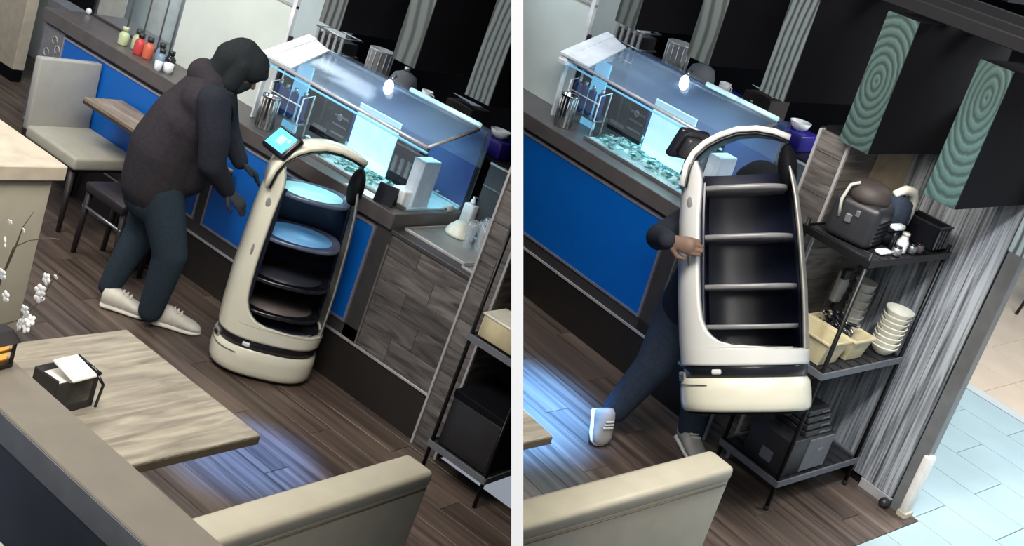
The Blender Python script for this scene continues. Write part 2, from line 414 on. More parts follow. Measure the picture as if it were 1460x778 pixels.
def end_wall(S):
    """post at the counter's end, the wall behind it and the wood-clad wall beyond"""
    zt = 1.72 if S == 'B' else 1.72
    core = struct('wall_end', MB().box(.012, .168, .0, .62, 0, 1.74), 'kitchen_dark', S)
    z = .0; cells = []; hs = [.20, .15, .22, .16, .18, .14, .21, .17, .19, .15, .2]
    for h in hs:
        if z >= zt: break
        cells.append((.014, .166, -.026, 0.0, z + .0015, min(z + h, zt) - .0015)); z += h
    pieces(core, 'plank', cells, 'grey_wood_h')
    tr = MB().box(0, .014, -.034, -.0, 0, zt, .001); part('corner_trim', tr, 'trim_light', core)
    part('corner_trim', MB().box(.166, .18, -.034, -.02, 0, zt, .001), 'trim_light', core)
    z = 0; cells = []
    for h in [.17] * 10:
        for (a, b) in ((-.02, .28), (.28, .60)): cells.append((.168, .18, a + .001, b - .001, z + .001, z + h - .001))
        z += h
    pieces(core, 'plank', cells, 'grey_wood_y')
end_wall('A'); end_wall('B')
def clad_wall():
    core = struct('wall_right', MB().box(.18, .82, .572, .61, 0, 2.0), 'kitchen_dark', 'B')
    cells = []; x = .18
    for wd in (.12, .125, .115, .12, .12):
        cells.append((x + .001, x + wd - .001, .556, .572, .05, 2.0)); x += wd
    pieces(core, 'board', cells, 'pale_wood_v')
    struct('baseboard_right', MB().box(.60, .79, .545, .556, 0, .05, .001), 'trim_light', 'B')
    struct('trim_1', MB().box(.79, .862, .552, .612, 0, 1.9, .003), 'wall_metal', 'B')
    o = struct('trim_2', MB().box(.845, .885, .535, .60, .03, .36, .008), 'shoe_sole', 'B')
    part('foot', MB().box(.842, .895, .530, .605, 0, .035, .004), 'beige_paint', o)
    # added amber sheet: light on the end wall put into its colour
    part('lit_wall_sheet', MB().box(.1801, .1835, .22, .545, 1.38, 1.74, .001), 'amber', core, label='yellowish patch of painted light on the end wall above the top shelf')
    part('amber_trim', MB().box(.1802, .188, .545, .556, 1.3, 1.74), 'trim_light', core)
clad_wall()
o = MB(); o.ball((0, 0, .025), (.028, .028, .027), 8); o.box(-.02, .02, .015, .045, .01, .04, .003)
solo('door_stop', o, 'black_plastic', 'small black rubber door stop at the foot of the wood-clad wall', 'door stop', 'B', (.775, .515, 0))

# ------------------------------------------------------------------ counter
def counter(S):
    t = thing('counter', 'long salad bar counter with blue front panels, %s' % side(S), 'counter', S)
    x0 = -3.76 if S == 'A' else -2.9
    part('carcass', MB().box(x0, -.004, .012, .60, .0, .94), 'counter_dark', t)
    part('kickboard', MB().box(x0, -.004, -.004, .012, 0, .262), 'kick', t)
    part('bottom_rail', MB().box(x0, -.004, -.014, .012, .262, .276, .001), 'trim_light', t)
    part('bottom_band', MB().box(x0, -.56, -.006, .012, .276, .345), 'counter_dark', t)
    spans = [(-3.52, -1.99), (-1.89, -.68)]
    if S == 'B': spans = [(-2.7, -.68)]
    for a, b in spans:
        p = part('blue_panel', MB().box(a, b, -.010, .012, .36, .905, .001), 'blue_laminate', t)
        part('panel_frame', MB().box(a - .014, b + .014, -.016, .010, .904, .916).box(a - .014, b + .014, -.016, .010, .348, .361).box(a - .014, a, -.016, .010, .361, .904).box(b, b + .014, -.016, .010, .361, .904), 'trim_metal', p)
    if S == 'A': 
        part('stile', MB().box(-1.976, -1.904, -.006, .012, .345, .93), 'counter_dark', t)
        e = part('end_panel', MB().box(-3.76, -3.54, -.008, .012, .345, .93), 'pattern_grey', t)
        pat = MB(); random.seed(3)
        for k in range(9):
            cx = -3.72 + .15 * ((k * 37) % 10) / 10; cz = .45 + .05 * k
            pts = [(cx + .035 * math.cos(a) * (1 - .12 * q), -.011, cz + .045 * math.sin(a) * (1 - .12 * q)) for q, a in enumerate([i * .8 for i in range(7)])]
            pat.tube(pts, .004, 5)
        part('scroll_pattern', pat, 'pattern_light', e)
    part('stile', MB().box(-.664, -.545, -.006, .012, .276, .94), 'counter_dark', t)
    part('joint_strip', MB().box(-.560, -.548, -.014, .0, .276, .86, .001), 'trim_dark', t)
    cells = []; z = .28
    for i, h in enumerate((.135, .135, .13, .13, .13)):
        br = (-.545, -.20 if i % 2 else -.34, -.004)
        for a, b in zip(br[:-1], br[1:]): cells.append((a + .001, b - .001, -.010, .012, z + .001, z + h - .001))
        z += h
    pieces(t, 'plank', cells, 'grey_wood_h')
    part('raised_top', MB().box(x0 - .02, -.56, -.03, .60, .942, 1.03, .004), 'counter_stone', t)
    part('low_top', MB().box(-.558, -.004, -.02, .60, .925, .948, .003), 'counter_dark', t)
    return t
counter('A'); counter('B')

def tray_and_glasses():
    S = 'A'; z = .9485
    t = thing('serving_tray', 'grey rectangular metal tray with light rim on the low counter end', 'tray', S, (-.31, .32, z))
    part('bottom', MB().box(-.225, .19, -.245, .17, 0, .006, .002), 'tray_metal', t)
    rim = MB()
    for a, b, c, d in ((-.24, -.228, -.255, .18), (.188, .20, -.255, .18), (-.24, .20, -.255, -.243), (-.24, .20, .168, .18)): rim.box(a, b, c, d, 0, .016, .002)
    part('rim', rim, 'trim_light', t)
    t2 = thing('serving_tray', 'second tray corner beside the post, nearly hidden', 'tray', S, (-.058, .22, z))
    part('bottom', MB().box(-.04, .045, -.19, .3, 0, .005, .002), 'tray_metal', t2)
    part('rim', MB().box(-.048, -.040, -.198, .3, 0, .014, .002).box(-.05, .048, -.198, -.19, 0, .014, .002), 'trim_light', t2)
    b = MB().lathe([(.035, 0), (.04, .008), (.062, .03), (.078, .06), (.084, .075), (.078, .074), (.05, .03), (0.001, .02)], 28)
    M = T(-.44, .405, z + .0850) @ Matrix.Rotation(R(180), 4, 'X')
    solo('bowl', b, 'bowl_white', 'white bowl turned upside down on the grey tray', 'bowl', S, M=M)
    prof = [(.022, 0), (.024, .004), (.021, .03), (.030, .09), (.033, .15), (.031, .15), (.027, .09), (.018, .035), (.001, .03)]
    g = MB().lathe(prof, 20).mesh('glass_tumbler', 'tumbler')
    names = ['nearest the tray front', 'second from the front', 'leaning over the tray', 'beside the white bowl', 'at the back of the tray', 'closest to the post', 'behind the front pair']
    spots = [(-.30, .30), (-.235, .33), (-.285, .385), (-.315, .465), (-.245, .465), (-.20, .40), (-.175, .475)]
    for i, (x, y) in enumerate(spots):
        M = T(x, y, z + .006)
        o = link('glass_tumbler', g, None, M, S); o['label'] = 'upright clear drinking glass ' + names[i].replace('leaning over', 'in the middle of'); o['category'] = 'glass'; o['group'] = 'drinking glasses on the tray'
    # pump bottle and its neighbours behind
    t = thing('pump_bottle', 'white rectangular pump bottle standing right of the salad case', 'bottle', S, (-.515, .545, z))
    part('body', MB().box(-.035, .035, -.028, .028, 0, .155, .008), 'white_plastic', t)
    part('cap', MB().lathe([(.014, .155), (.014, .18), (.008, .183), (.008, .2)], 14), 'white_plastic', t)
    part('nozzle', MB().tube([(0, 0, .2), (.03, -.01, .203), (.04, -.012, .195)], .005), 'black_plastic', t)
    t = thing('tape_roll', 'beige paper roll lying at the corner of the raised counter', 'roll', S, (-.578, .44, 1.0305))
    part('roll', MB().tube([(0, -.03, .018), (0, .03, .018)], .018, 16), 'beige_paint', t)
    part('core', MB().tube([(0, -.032, .018), (0, .032, .018)], .008, 12), 'brown_box', t)
    t = thing('card_stand', 'black folding card stand standing on the raised counter edge', 'stand', S, (-.70, .035, 1.0305), R(20))
    part('front_board', MB().box(-.055, .055, -.004, .004, 0, .105, .002, M=T(0, -.03, 0) @ Matrix.Rotation(R(-14), 4, 'X')), 'black_gloss', t)
    part('rear_board', MB().box(-.055, .055, -.004, .004, 0, .105, .002, M=T(0, .03, 0) @ Matrix.Rotation(R(14), 4, 'X')), 'black_plastic', t)
    t = thing('menu_sheet', 'white printed sheet lying beside the black card stand', 'sheet', S, (-.85, .03, 1.0305), R(4))
    part('paper', MB().box(-.10, .09, -.045, .04, 0, .004, .001), 'paper', t)
tray_and_glasses()

# ------------------------------------------------------------------ refrigerated salad case
def salad_case(S):
    t = thing('salad_case', 'glass topped salad display case with cyan lighting, %s' % side(S), 'display case', S, (0, 0, 1.0305))
    z = lambda h: h - 1.0305
    XL, XR = -1.80, -.60
    # lower trough with bright liner and pale rim
    tr = part('trough', MB().box(-1.54, XR, .10, .56, 0, .012, .002), 'ice', t)
    part('trough_rim', MB().box(-1.54, XR, .085, .10, 0, .022, .002).box(-1.54, XR, .56, .575, 0, .022, .002), 'steel_satin', tr)
    # rear wall panels seen through the glass
    part('rear_wall', MB().box(XL, XR, .575, .59, 0, z(1.50)), 'navy_tub', t)
    part('left_light_panel', MB().box(-1.80, -1.68, .285, .295, .0, z(1.43)), 'light_panel_blue', t)
    part('white_board', MB().box(-1.27, -.95, .28, .292, z(1.07), z(1.385), .003), 'board_cyan_glow', t)
    part('right_grille', MB().box(-.94, -.72, .28, .29, z(1.07), z(1.345)), 'black_gloss', t)
    g = MB()
    for i in range(3): g.box(-.935, -.725, .272, .28, z(1.325 - .022 * i), z(1.333 - .022 * i))
    for i in range(4): g.box(-.92 + .05 * i, -.895 + .05 * i, .272, .28, z(1.13), z(1.22))
    part('grille_bars', g, 'steel_satin', t)
    part('left_grille', MB().box(-1.58, -1.30, .285, .295, z(1.09), z(1.31)), 'black_gloss', t)
    g = MB()
    for i in range(3): g.box(-1.42, -1.31, .277, .285, z(1.15 + .05 * i), z(1.16 + .05 * i))
    g.box(-1.56, -1.45, .277, .285, z(1.13), z(1.15)); g.ball((-1.38, .282, z(1.25)), (.02, .006, .02), 8)
    part('gauge_bars', g, 'steel_satin', t)
    # frame: front rail, back rail, uprights
    def rod(a, b, r, m, name, n=8): part(name, MB().tube([(a[0], a[1], z(a[2])), (b[0], b[1], z(b[2]))], r, n), m, t)
    rod((-1.80, .05, 1.415), (-.56, .05, 1.405), .011, 'rail_white', 'front_rail')
    rod((-1.80, .062, 1.385), (-.56, .062, 1.375), .006, 'light_panel_blue', 'front_rail_light')
    rod((-1.82, .36, 1.53), (-.54, .40, 1.53), .009, 'trim_metal', 'back_rail')
    rod((-1.80, .05, 1.415), (-1.82, .36, 1.53), .010, 'trim_light', 'side_rail')
    rod((-.56, .05, 1.405), (-.54, .40, 1.53), .010, 'trim_light', 'side_rail')
    # sloping glass lid
    q = MB()
    a, b, c, d = (-1.80, .045, z(1.423)), (-.56, .045, z(1.413)), (-.54, .40, z(1.540)), (-1.82, .36, z(1.540))
    n_ = .006
    q.add([a, b, c, d] + [(p[0], p[1], p[2] + n_) for p in (a, b, c, d)], [(0, 3, 2, 1), (4, 5, 6, 7), (0, 1, 5, 4), (1, 2, 6, 5), (2, 3, 7, 6), (3, 0, 4, 7)])
    part('glass_lid', q, 'glass_top', t)
    part('front_glass', MB().box(-1.66, -.60, .047, .053, z(1.20), z(1.405)), 'glass_clear', t)
    part('end_glass', MB().prism([(.05, z(1.04)), (.57, z(1.04)), (.57, z(1.45)), (.40, z(1.53)), (.05, z(1.41))], -.565, -.559, 0), 'glass_clear', t)
    part('rear_glass', MB().box(XL, -.56, .56, .566, z(1.30), z(1.52)), 'glass_clear', t)
    # white end cap left: closed hood between rail and back rail
    cap = MB().prism([(.03, z(1.40)), (.06, z(1.45)), (.36, z(1.575)), (.40, z(1.54)), (.40, z(1.42)), (.03, z(1.38))], -1.86, -1.79, 0)
    cap.add([(-1.86, .03, z(1.44)), (-1.62, .05, z(1.435)), (-1.66, .34, z(1.55)), (-1.86, .36, z(1.58)), (-1.86, .03, z(1.425)), (-1.62, .05, z(1.425)), (-1.66, .34, z(1.54)), (-1.86, .36, z(1.565))], [(0, 1, 2, 3), (4, 7, 6, 5), (0, 4, 5, 1), (1, 5, 6, 2), (2, 6, 7, 3), (3, 7, 4, 0)])
    part('end_hood', cap, 'white_plastic', t)
    # right end: tall white housing
    part('end_housing', MB().box(-.70, -.62, .16, .30, 0, z(1.30), .004), 'white_panel', t)
    part('end_housing_lower', MB().box(-.74, -.64, .10, .30, 0, z(1.12), .01), 'white_plastic', t)
    l = part('cool_lamp', MB().ball((-1.13, .30, z(1.53)), (.030, .022, .042), 8), 'lamp_bulb', t, label='small bright lamp')
    part('lamp_collar', MB().tube([(-1.13, .30, z(1.57)), (-1.13, .33, z(1.60))], .012), 'steel_satin', l)
    for i, (a, b) in enumerate(((-1.08, -.86), (-.85, -.56))):
        part('light_tube', MB().tube([(a, .43, z(1.545)), (b, .43, z(1.545))], .014, 8), 'led', t)
    # greens in the trough
    random.seed(11 if S == 'A' else 12)
    for nm, m, cnt in (('salad_leaves', 'lettuce', 150), ('dark_greens', 'lettuce_dark', 80), ('ice_pieces', 'ice', 110)):
        g = MB()
        for i in range(cnt):
            x = random.uniform(-1.52, XR - .16); y = random.uniform(.13, .54); h = .014 + random.random() * .03
            M = T(x, y, h, random.random() * 6) @ Matrix.Rotation(random.uniform(-.8, .8), 4, 'X')
            s = random.uniform(.014, .032)
            g.add([(-s, 0, 0), (-s * .3, -s * .6, s * .3), (s, 0, .1 * s), (-s * .2, s * .6, s * .35), (0, 0, -s * .2)], [(0, 1, 4), (1, 2, 4), (2, 3, 4), (3, 0, 4), (0, 3, 2, 1)], False, M)
        o = part(nm, g, m, t); o['kind'] = 'stuff'
    return t
salad_case('A'); salad_case('B')
for S in 'AB':
    light('AREA', 'salad_case_lamp', SET[S], (-1.1, .34, 1.48), (-1.1, .26, 1.0), 4.5, (.45, .88, 1.0), .9, .04)

# cutlery cups, bottle row and slim pole left of the case
def cups(S):
    prof = [(.043, 0), (.045, .004), (.046, .155), (.049, .16), (.046, .163), (.042, .158), (.041, .01), (.001, .008)]
    t = thing('cutlery_cup', 'ribbed stainless steel cup at the salad case end, %s' % side(S), 'cup', S, (-1.735, .085, 1.031))
    part('cup', MB().lathe([(a * 1.05, b * 1.2) for a, b in prof], 28, sx=1.2), 'steel', t)
    part('ribs', (lambda g: [g.tube([(.055 * math.cos(a) * 1.0, .049 * math.sin(a), .01), (.057 * math.cos(a), .049 * math.sin(a), .18)], .003, 5) for a in [i * PI / 8 for i in range(16)]] and g)(MB()), 'steel_satin', t)
    handles = ['nearest the glass partition', 'second beside the partition', 'closest to the steel cup', 'above the steel cup rim']
    me = MB().box(-.022, .022, -.016, .016, 0, .15, .008).mesh('bottle', 'navy_tub')
    lid = MB().tube([(0, 0, .148), (0, 0, .175)], .012, 12).mesh('cap', 'steel_satin')
    for i, (x, y) in enumerate(((-1.80, .19), (-1.735, .185), (-1.67, .19), (-1.60, .20))):
        o = link('sauce_bottle', me, None, T(x, y, 1.1295), S); o['label'] = 'dark navy bottle %s, %s' % (handles[i], side(S)); o['category'] = 'bottle'; o['group'] = 'dark bottles in the rack, %s' % side(S)
        link('cap', lid, o)
    t = thing('bottle_rack', 'white wire rack holding dark bottles behind the steel cup, %s' % side(S), 'rack', S, (-1.70, .19, 1.031))
    part('deck', MB().box(-.14, .14, -.04, .05, .09, .097, .001), 'steel_satin', t)
    for x in (-.135, .135):
        part('leg', MB().tube([(x, -.035, 0), (x, -.035, .25), (x, .045, .27), (x, .045, 0)], .005, 6), 'white_plastic', t)
    part('front_bar', MB().tube([(-.135, -.037, .2), (.135, -.037, .2)], .004, 6), 'white_plastic', t)
cups('A'); cups('B')

def glass_partition(S):
    t = thing('glass_partition', 'frosted glass partition on the back of the counter, %s' % side(S), 'partition', S, (-2.0, .3, 1.031))
    a = -2.88 if S == 'A' else -2.75
    part('frosted_pane', MB().box(a + 2.0, .02, -.004, .004, 0.0, .66, .001), 'frosted', t)
    part('pole', MB().box(.02, .05, -.014, .014, 0, .76, .002), 'white_plastic', t)
    part('dark_pole', MB().box(.055, .075, -.012, .012, 0, .50, .002), 'black_plastic', t)
    part('pole', MB().box(.085, .10, -.16, -.13, 0, .42, .002), 'white_plastic', t)
    part('top_rail', MB().box(a + 2.0, .05, -.012, .012, .66, .675), 'trim_light', t)
    if S == 'A':
        part('clear_pane', MB().box(-1.72, a + 1.99, -.004, .004, 0, .7), 'glass_clear', t)
        for x in (-1.72, -1.35, -1.18, -1.02, -.90):
            part('wire', MB().tube([(x, -.008, .01), (x, -.008, .70)], .006, 6), 'steel_satin' if x > -1.6 else 'black_plastic', t)
        part('bottom_rail', MB().box(-1.74, -.9, -.012, .012, 0, .014), 'brown_box', t)
        part('bracket', MB().ball((-1.74, -.03, .02), (.022, .018, .022), 8), 'white_plastic', t)
glass_partition('A'); glass_partition('B')
# panels and posters behind the clear glass (left photo only)
t = thing('poster', 'brownish printed poster seen behind the clear glass pane', 'poster', 'A', (-4.75, 1.2, .9))
part('sheet', MB().box(-.14, .14, -.004, .004, .1, .9, .001), 'poster_brown', t)
part('backing', MB().box(-.16, .16, .004, .012, -.9, .92, .001), 'beige_paint', t)
t = thing('kitchen_column', 'pale column seen behind the glass left of the sauce bottles', 'column', 'A', (-4.15, 1.2, 0))
part('shaft', MB().box(-.10, .10, -.06, .06, 0, 2.3, .01), 'bowl_grey', t)
t = thing('yellow_tray', 'yellow tray top above the frosted partition', 'tray', 'A', (-2.75, 1.35, 1.86))
part('deck', MB().box(-.17, .17, -.08, .1, 0, .03, .004), 'yellow', t); part('bracket', MB().box(-.15, .15, .08, .15, -.06, 0), 'black_plastic', t)

def sauces():
    prof = lambda k: [(.026, 0), (.029, .006), (.029, .085 * k), (.020, .105 * k), (.014, .11 * k), (.014, .125 * k)]
    spec = [(-3.10, .09, 'green_sauce', 'green_sauce', .9, 'pale green squeeze bottle, leftmost in the counter row'),
            (-3.03, .14, 'green_sauce', 'black_plastic', 1.0, 'pale green bottle with black cap behind the leftmost one'),
            (-2.93, .085, 'red_sauce', 'black_plastic', 1.05, 'crimson sauce bottle with black cap'),
            (-2.86, .10, 'orange_sauce', 'black_plastic', 1.05, 'orange red sauce bottle with black cap'),
            (-2.79, .14, 'blue_bottle', 'black_plastic', 1.0, 'dull blue bottle with black cap beside the orange one'),
            (-2.73, .10, 'blue_bottle', 'black_plastic', .85, 'short dull blue bottle in front of the black jar'),
            (-2.68, .13, 'black_gloss', 'black_gloss', .9, 'black jar at the right end of the sauce row')]
    for x, y, m, cm, k, lab in spec:
        t = thing('sauce_bottle', lab, 'bottle', 'A', (x, y, 1.031), group='sauce bottles on the counter')
        part('body', MB().lathe([(rr * 1.15, zz) for rr, zz in prof(k * .85)], 16), m, t); part('cap', MB().lathe([(.019, .10 * k), (.021, .128 * k)], 14), cm, t)
    for x, y, r, lab in ((-2.60, .06, .03, 'round white dish on the counter beside the black jar'), (-2.62, -.0, .022, 'small white cup at the counter edge behind the person')):
        t = thing('white_cup', lab, 'cup', 'A', (x, y, 1.031))
        part('cup', MB().lathe([(r * .7, 0), (r, .02), (r * 1.05, .06), (r * .95, .06), (r * .8, .02), (.001, .012)], 16), 'white_plastic', t)
sauces()

# ------------------------------------------------------------------ kitchen things behind the case
def kitchen(S):
    sd = side(S)
    t = thing('kitchen_shelf', 'black kitchen back shelf behind the salad case, %s' % sd, 'shelf', S, (-1.3, 1.0, 0))
    part('top', MB().box(-1.1, 1.3, -.2, .3, 1.29, 1.31), 'black_plastic', t); part('front', MB().box(-1.1, 1.3, -.19, .29, 0, 1.29), 'kitchen_dark', t)
    zt = 1.311
    t = thing('wire_basket', 'steel wire basket on the kitchen shelf, %s' % sd, 'basket', S, (-2.16, .93, zt))
    g = MB()
    for zz in (.02, .12, .23): g.tube([(-.13, -.08, zz), (.13, -.08, zz), (.13, .08, zz), (-.13, .08, zz), (-.13, -.08, zz)], .006, 6)
    part('rings', g, 'steel_satin', t)
    for i in range(5): part('bar', MB().box(-.12 + .055 * i, -.098 + .055 * i, -.082, -.07, 0, .23, .001), 'steel_bright', t)
    part('liner', MB().box(-.12, .12, -.07, .07, .0, .2), 'black_plastic', t)
    me = MB().lathe([(.075, 0), (.078, .01), (.078, .25), (.082, .26), (.075, .262), (.06, .25)], 28)
    g = MB()
    for k in range(14): a = 2 * PI * k / 14; g.tube([(.079 * math.cos(a), .079 * math.sin(a), .012), (.079 * math.cos(a), .079 * math.sin(a), .248)], .004, 5)
    cn = solo('steel_canister', me, 'steel_bright', 'tall brushed steel canister standing behind the salad case, %s' % sd, 'canister', S, (-1.78, .93, zt))
    part('ribs', g, 'steel_satin', cn)
    t = thing('blender', 'dark appliance with round bowl behind the steel canister, %s' % sd, 'appliance', S, (-1.525, .9, zt))
    part('bowl', MB().lathe([(.06, 0), (.085, .03), (.09, .14), (.07, .19), (.03, .21), (.001, .215)], 24), 'grey_wall', t)
    part('lid', MB().tube([(0, 0, .21), (0, 0, .24)], .02, 10), 'steel_satin', t)
    t = thing('indigo_crate', 'indigo plastic crate with a white mug on kitchen shelf, %s' % sd, 'crate', S, (-1.285, .9, zt))
    part('body', MB().box(-.12, .12, -.08, .1, 0, .11, .01), 'indigo', t); part('rim', MB().box(-.13, .13, -.09, .11, .1, .115, .003), 'indigo', t)
    t = thing('mug', 'white mug lying on the indigo crate, %s' % sd, 'mug', S, (-1.31, .88, zt + .116))
    part('cup', MB().lathe([(.025, 0), (.034, .01), (.036, .055), (.031, .055), (.028, .01), (.001, .008)], 18), 'white_plastic', t)
    part('handle', MB().tube([(.034, 0, .045), (.055, 0, .04), (.055, 0, .018), (.034, 0, .012)], .004, 6), 'white_plastic', t)
    t = thing('carton', 'brown carton with a white flap under the hanging boards, %s' % sd, 'box', S, (-1.03, .92, zt))
    part('box', MB().box(-.10, .10, -.08, .1, 0, .20, .003), 'brown_box', t)
    part('flap', MB().prism([(-.11, -.02), (.12, -.02), (.10, -.09)], .225, .228, 2), 'white_plastic', t, label='white folded flap')
    part('sticker', MB().tube([(-.03, -.081, .15), (-.03, -.083, .15)], .009, 10), 'white_plastic', t)
    t = thing('bowl_stack', 'white bowl on an indigo tub near the third hanging board, %s' % sd, 'bowl', S, (-.755, .93, zt))
    part('tub', MB().box(-.14, .10, -.09, .09, 0, .10, .01), 'indigo', t)
    part('bowl', MB().lathe([(.03, .101), (.05, .12), (.062, .15), (.057, .15), (.045, .12), (.001, .11)], 20), 'white_plastic', t)
    t = thing('tap', 'steel tap with dark lever above the case corner, %s' % sd, 'tap', S, (-.45, .9, zt))
    part('spout', MB().tube([(-.14, 0, .18), (0, -.01, .2), (.07, -.02, .19)], .012), 'steel_satin', t)
    part('body', MB().box(-.07, .09, -.06, .08, 0, .16, .02), 'black_gloss', t); part('lever', MB().ball((.07, -.02, .205), (.022, .014, .014), 8), 'steel', t)
    t = thing('wire_guard', 'clear glass counter screen with light top rail right of case, %s' % sd, 'screen', S, (-.28, .592, .949))
    part('pane', MB().box(-.24, .26, -.003, .003, 0, .40), 'glass_clear', t)
    part('top_rail', MB().tube([(-.24, 0, .40), (.26, 0, .40)], .008, 8), 'trim_light', t)
    part('mid_rail', MB().tube([(-.24, 0, .27), (.26, 0, .27)], .005, 8), 'trim_dark', t)
    part('clip', MB().ball((-.05, -.01, .40), .016, 8), 'white_plastic', t); part('post', MB().tube([(-.05, 0, 0), (-.05, 0, .40)], .005, 8), 'trim_light', t)
kitchen('A'); kitchen('B')

# ------------------------------------------------------------------ hanging boards and their rails
def boards(S):
    spec = [(-1.385, 'stripe_b', 'leftmost'), (-.84, 'stripe_b', 'second'), (-.345, 'stripe_c', 'third'), (.155, 'stripe_d', 'fourth'), (.630, 'stripe_e', 'fifth'), (1.06, 'stripe_c', 'rightmost')]
    desc = {'leftmost': 'leftmost, above the wire basket', 'second': 'second from left, above the case lamp', 'third': 'third, wavy grain above the case end', 'fourth': 'fourth, ringed green grain in front of the post top', 'fifth': 'fifth, ringed grain over the shelf', 'rightmost': 'rightmost, cut by the photo edge'}
    if S == 'A': spec = spec[:3]
    for i, (x, m, k) in enumerate(spec):
        zb = {'fourth': 1.722, 'fifth': 1.675, 'rightmost': 1.625}.get(k, 1.768)
        ht = .595
        t = thing('hanging_board', 'black hanging board, %s, %s half' % (desc[k], HALF[S]), 'hanging board', S, (x, -.1, zb), group='black hanging boards, %s half' % HALF[S])
        wdt = .155 if k != 'fourth' else .162
        part('body', MB().box(0, wdt, .006, .86, 0, ht, .002), 'black', t)
        mm = m if S == 'B' or k != 'leftmost' else 'stripe_a'
        part('carved_face', MB().box(0.001, wdt - .001, 0, .006, 0.001, ht - .001, .001), mm, t, label='narrow face carved with curved grain lines')
    # rails along the top
    x0, x1 = (-2.6, .3) if S == 'A' else (-2.0, 2.6)
    for j, (y, dz) in enumerate(((-.02, 0), (.16, .02), (.34, .0), (.52, .03), (.70, .01))):
        M = T(x0, y, 2.335 + dz) 
        o = solo('ceiling_rail', MB().box(0, x1 - x0, 0, .07, 0, .05, .003), 'rail_black', 'dark rail over the hanging boards, %s from front, %s' % (['first', 'second', 'third', 'fourth', 'fifth'][j], side(S)), 'rail', S, M=M, group='dark rails over the hanging boards, %s' % side(S))
boards('A'); boards('B')
struct('ceiling', MB().box(-3, .1, .95, 2.6, 2.42, 2.5), 'kitchen_dark', 'B'); struct('ceiling', MB().box(-3.4, .8, .95, 2.6, 2.42, 2.5), 'kitchen_dark', 'A')
t = thing('corridor_chair', 'dark chair leg standing in the corridor at the right photo edge', 'chair', 'B', (-.50, 4.25, 0))
part('leg', MB().tube([(0, 0, 0), (.05, .05, .45)], .013, 8), 'chair_leg', t); part('leg', MB().tube([(.36, .02, 0), (.33, .05, .45)], .013, 8), 'chair_leg', t)
part('leg', MB().tube([(.0, .4, 0), (.05, .37, .45)], .013, 8), 'chair_leg', t); part('leg', MB().tube([(.36, .4, 0), (.33, .37, .45)], .013, 8), 'chair_leg', t)
part('seat', MB().box(0, .4, 0, .42, .45, .50, .015), 'black_plastic', t); part('backrest', MB().box(0, .4, .38, .42, .5, .9, .015), 'black_plastic', t)

# ------------------------------------------------------------------ rolling wire shelf and what stands on it
SX0, SX1, SY0, SY1 = .20, .575, -.19, .48
def wire_shelf():
    t = thing('wire_shelf', 'black three tier metal shelf against the wood-clad wall', 'shelf', 'B', (SX0, SY0, 0))
    W, D = SX1 - SX0, SY1 - SY0
    for x in (.012, W - .012):
        for y in (.012, D - .012):
            p = part('pole', MB().tube([(x, y, .02), (x, y, 1.37)], .0105, 10), 'black_wire', t)
            part('foot', MB().lathe([(.013, 0), (.013, .02), (.008, .03)], 10, (x, y)), 'black_plastic', p)
    for z in (.15, .745, 1.315):
        sh = part('shelf_deck', MB().box(.005, W - .005, .005, D - .005, z, z + .012, .001), 'black_plastic', t)
        part('shelf_rim', MB().box(0, W, -.004, .004, z - .012, z + .022, .001).box(0, W, D - .004, D + .004, z - .012, z + .022, .001).box(-.004, .004, 0, D, z - .012, z + .022, .001).box(W - .004, W + .004, 0, D, z - .012, z + .022, .001), 'grey_wall' if z < 1 else 'black_wire', sh)
        g = MB()
        for k in range(9): y = D * (k + .5) / 9; g.tube([(.005, y, z + .014), (W - .005, y, z + .014)], .0025, 5)
        part('wire_deck', g, 'black_wire', sh)
wire_shelf()
ZT, ZM, ZL = 1.3325, .7625, .1675
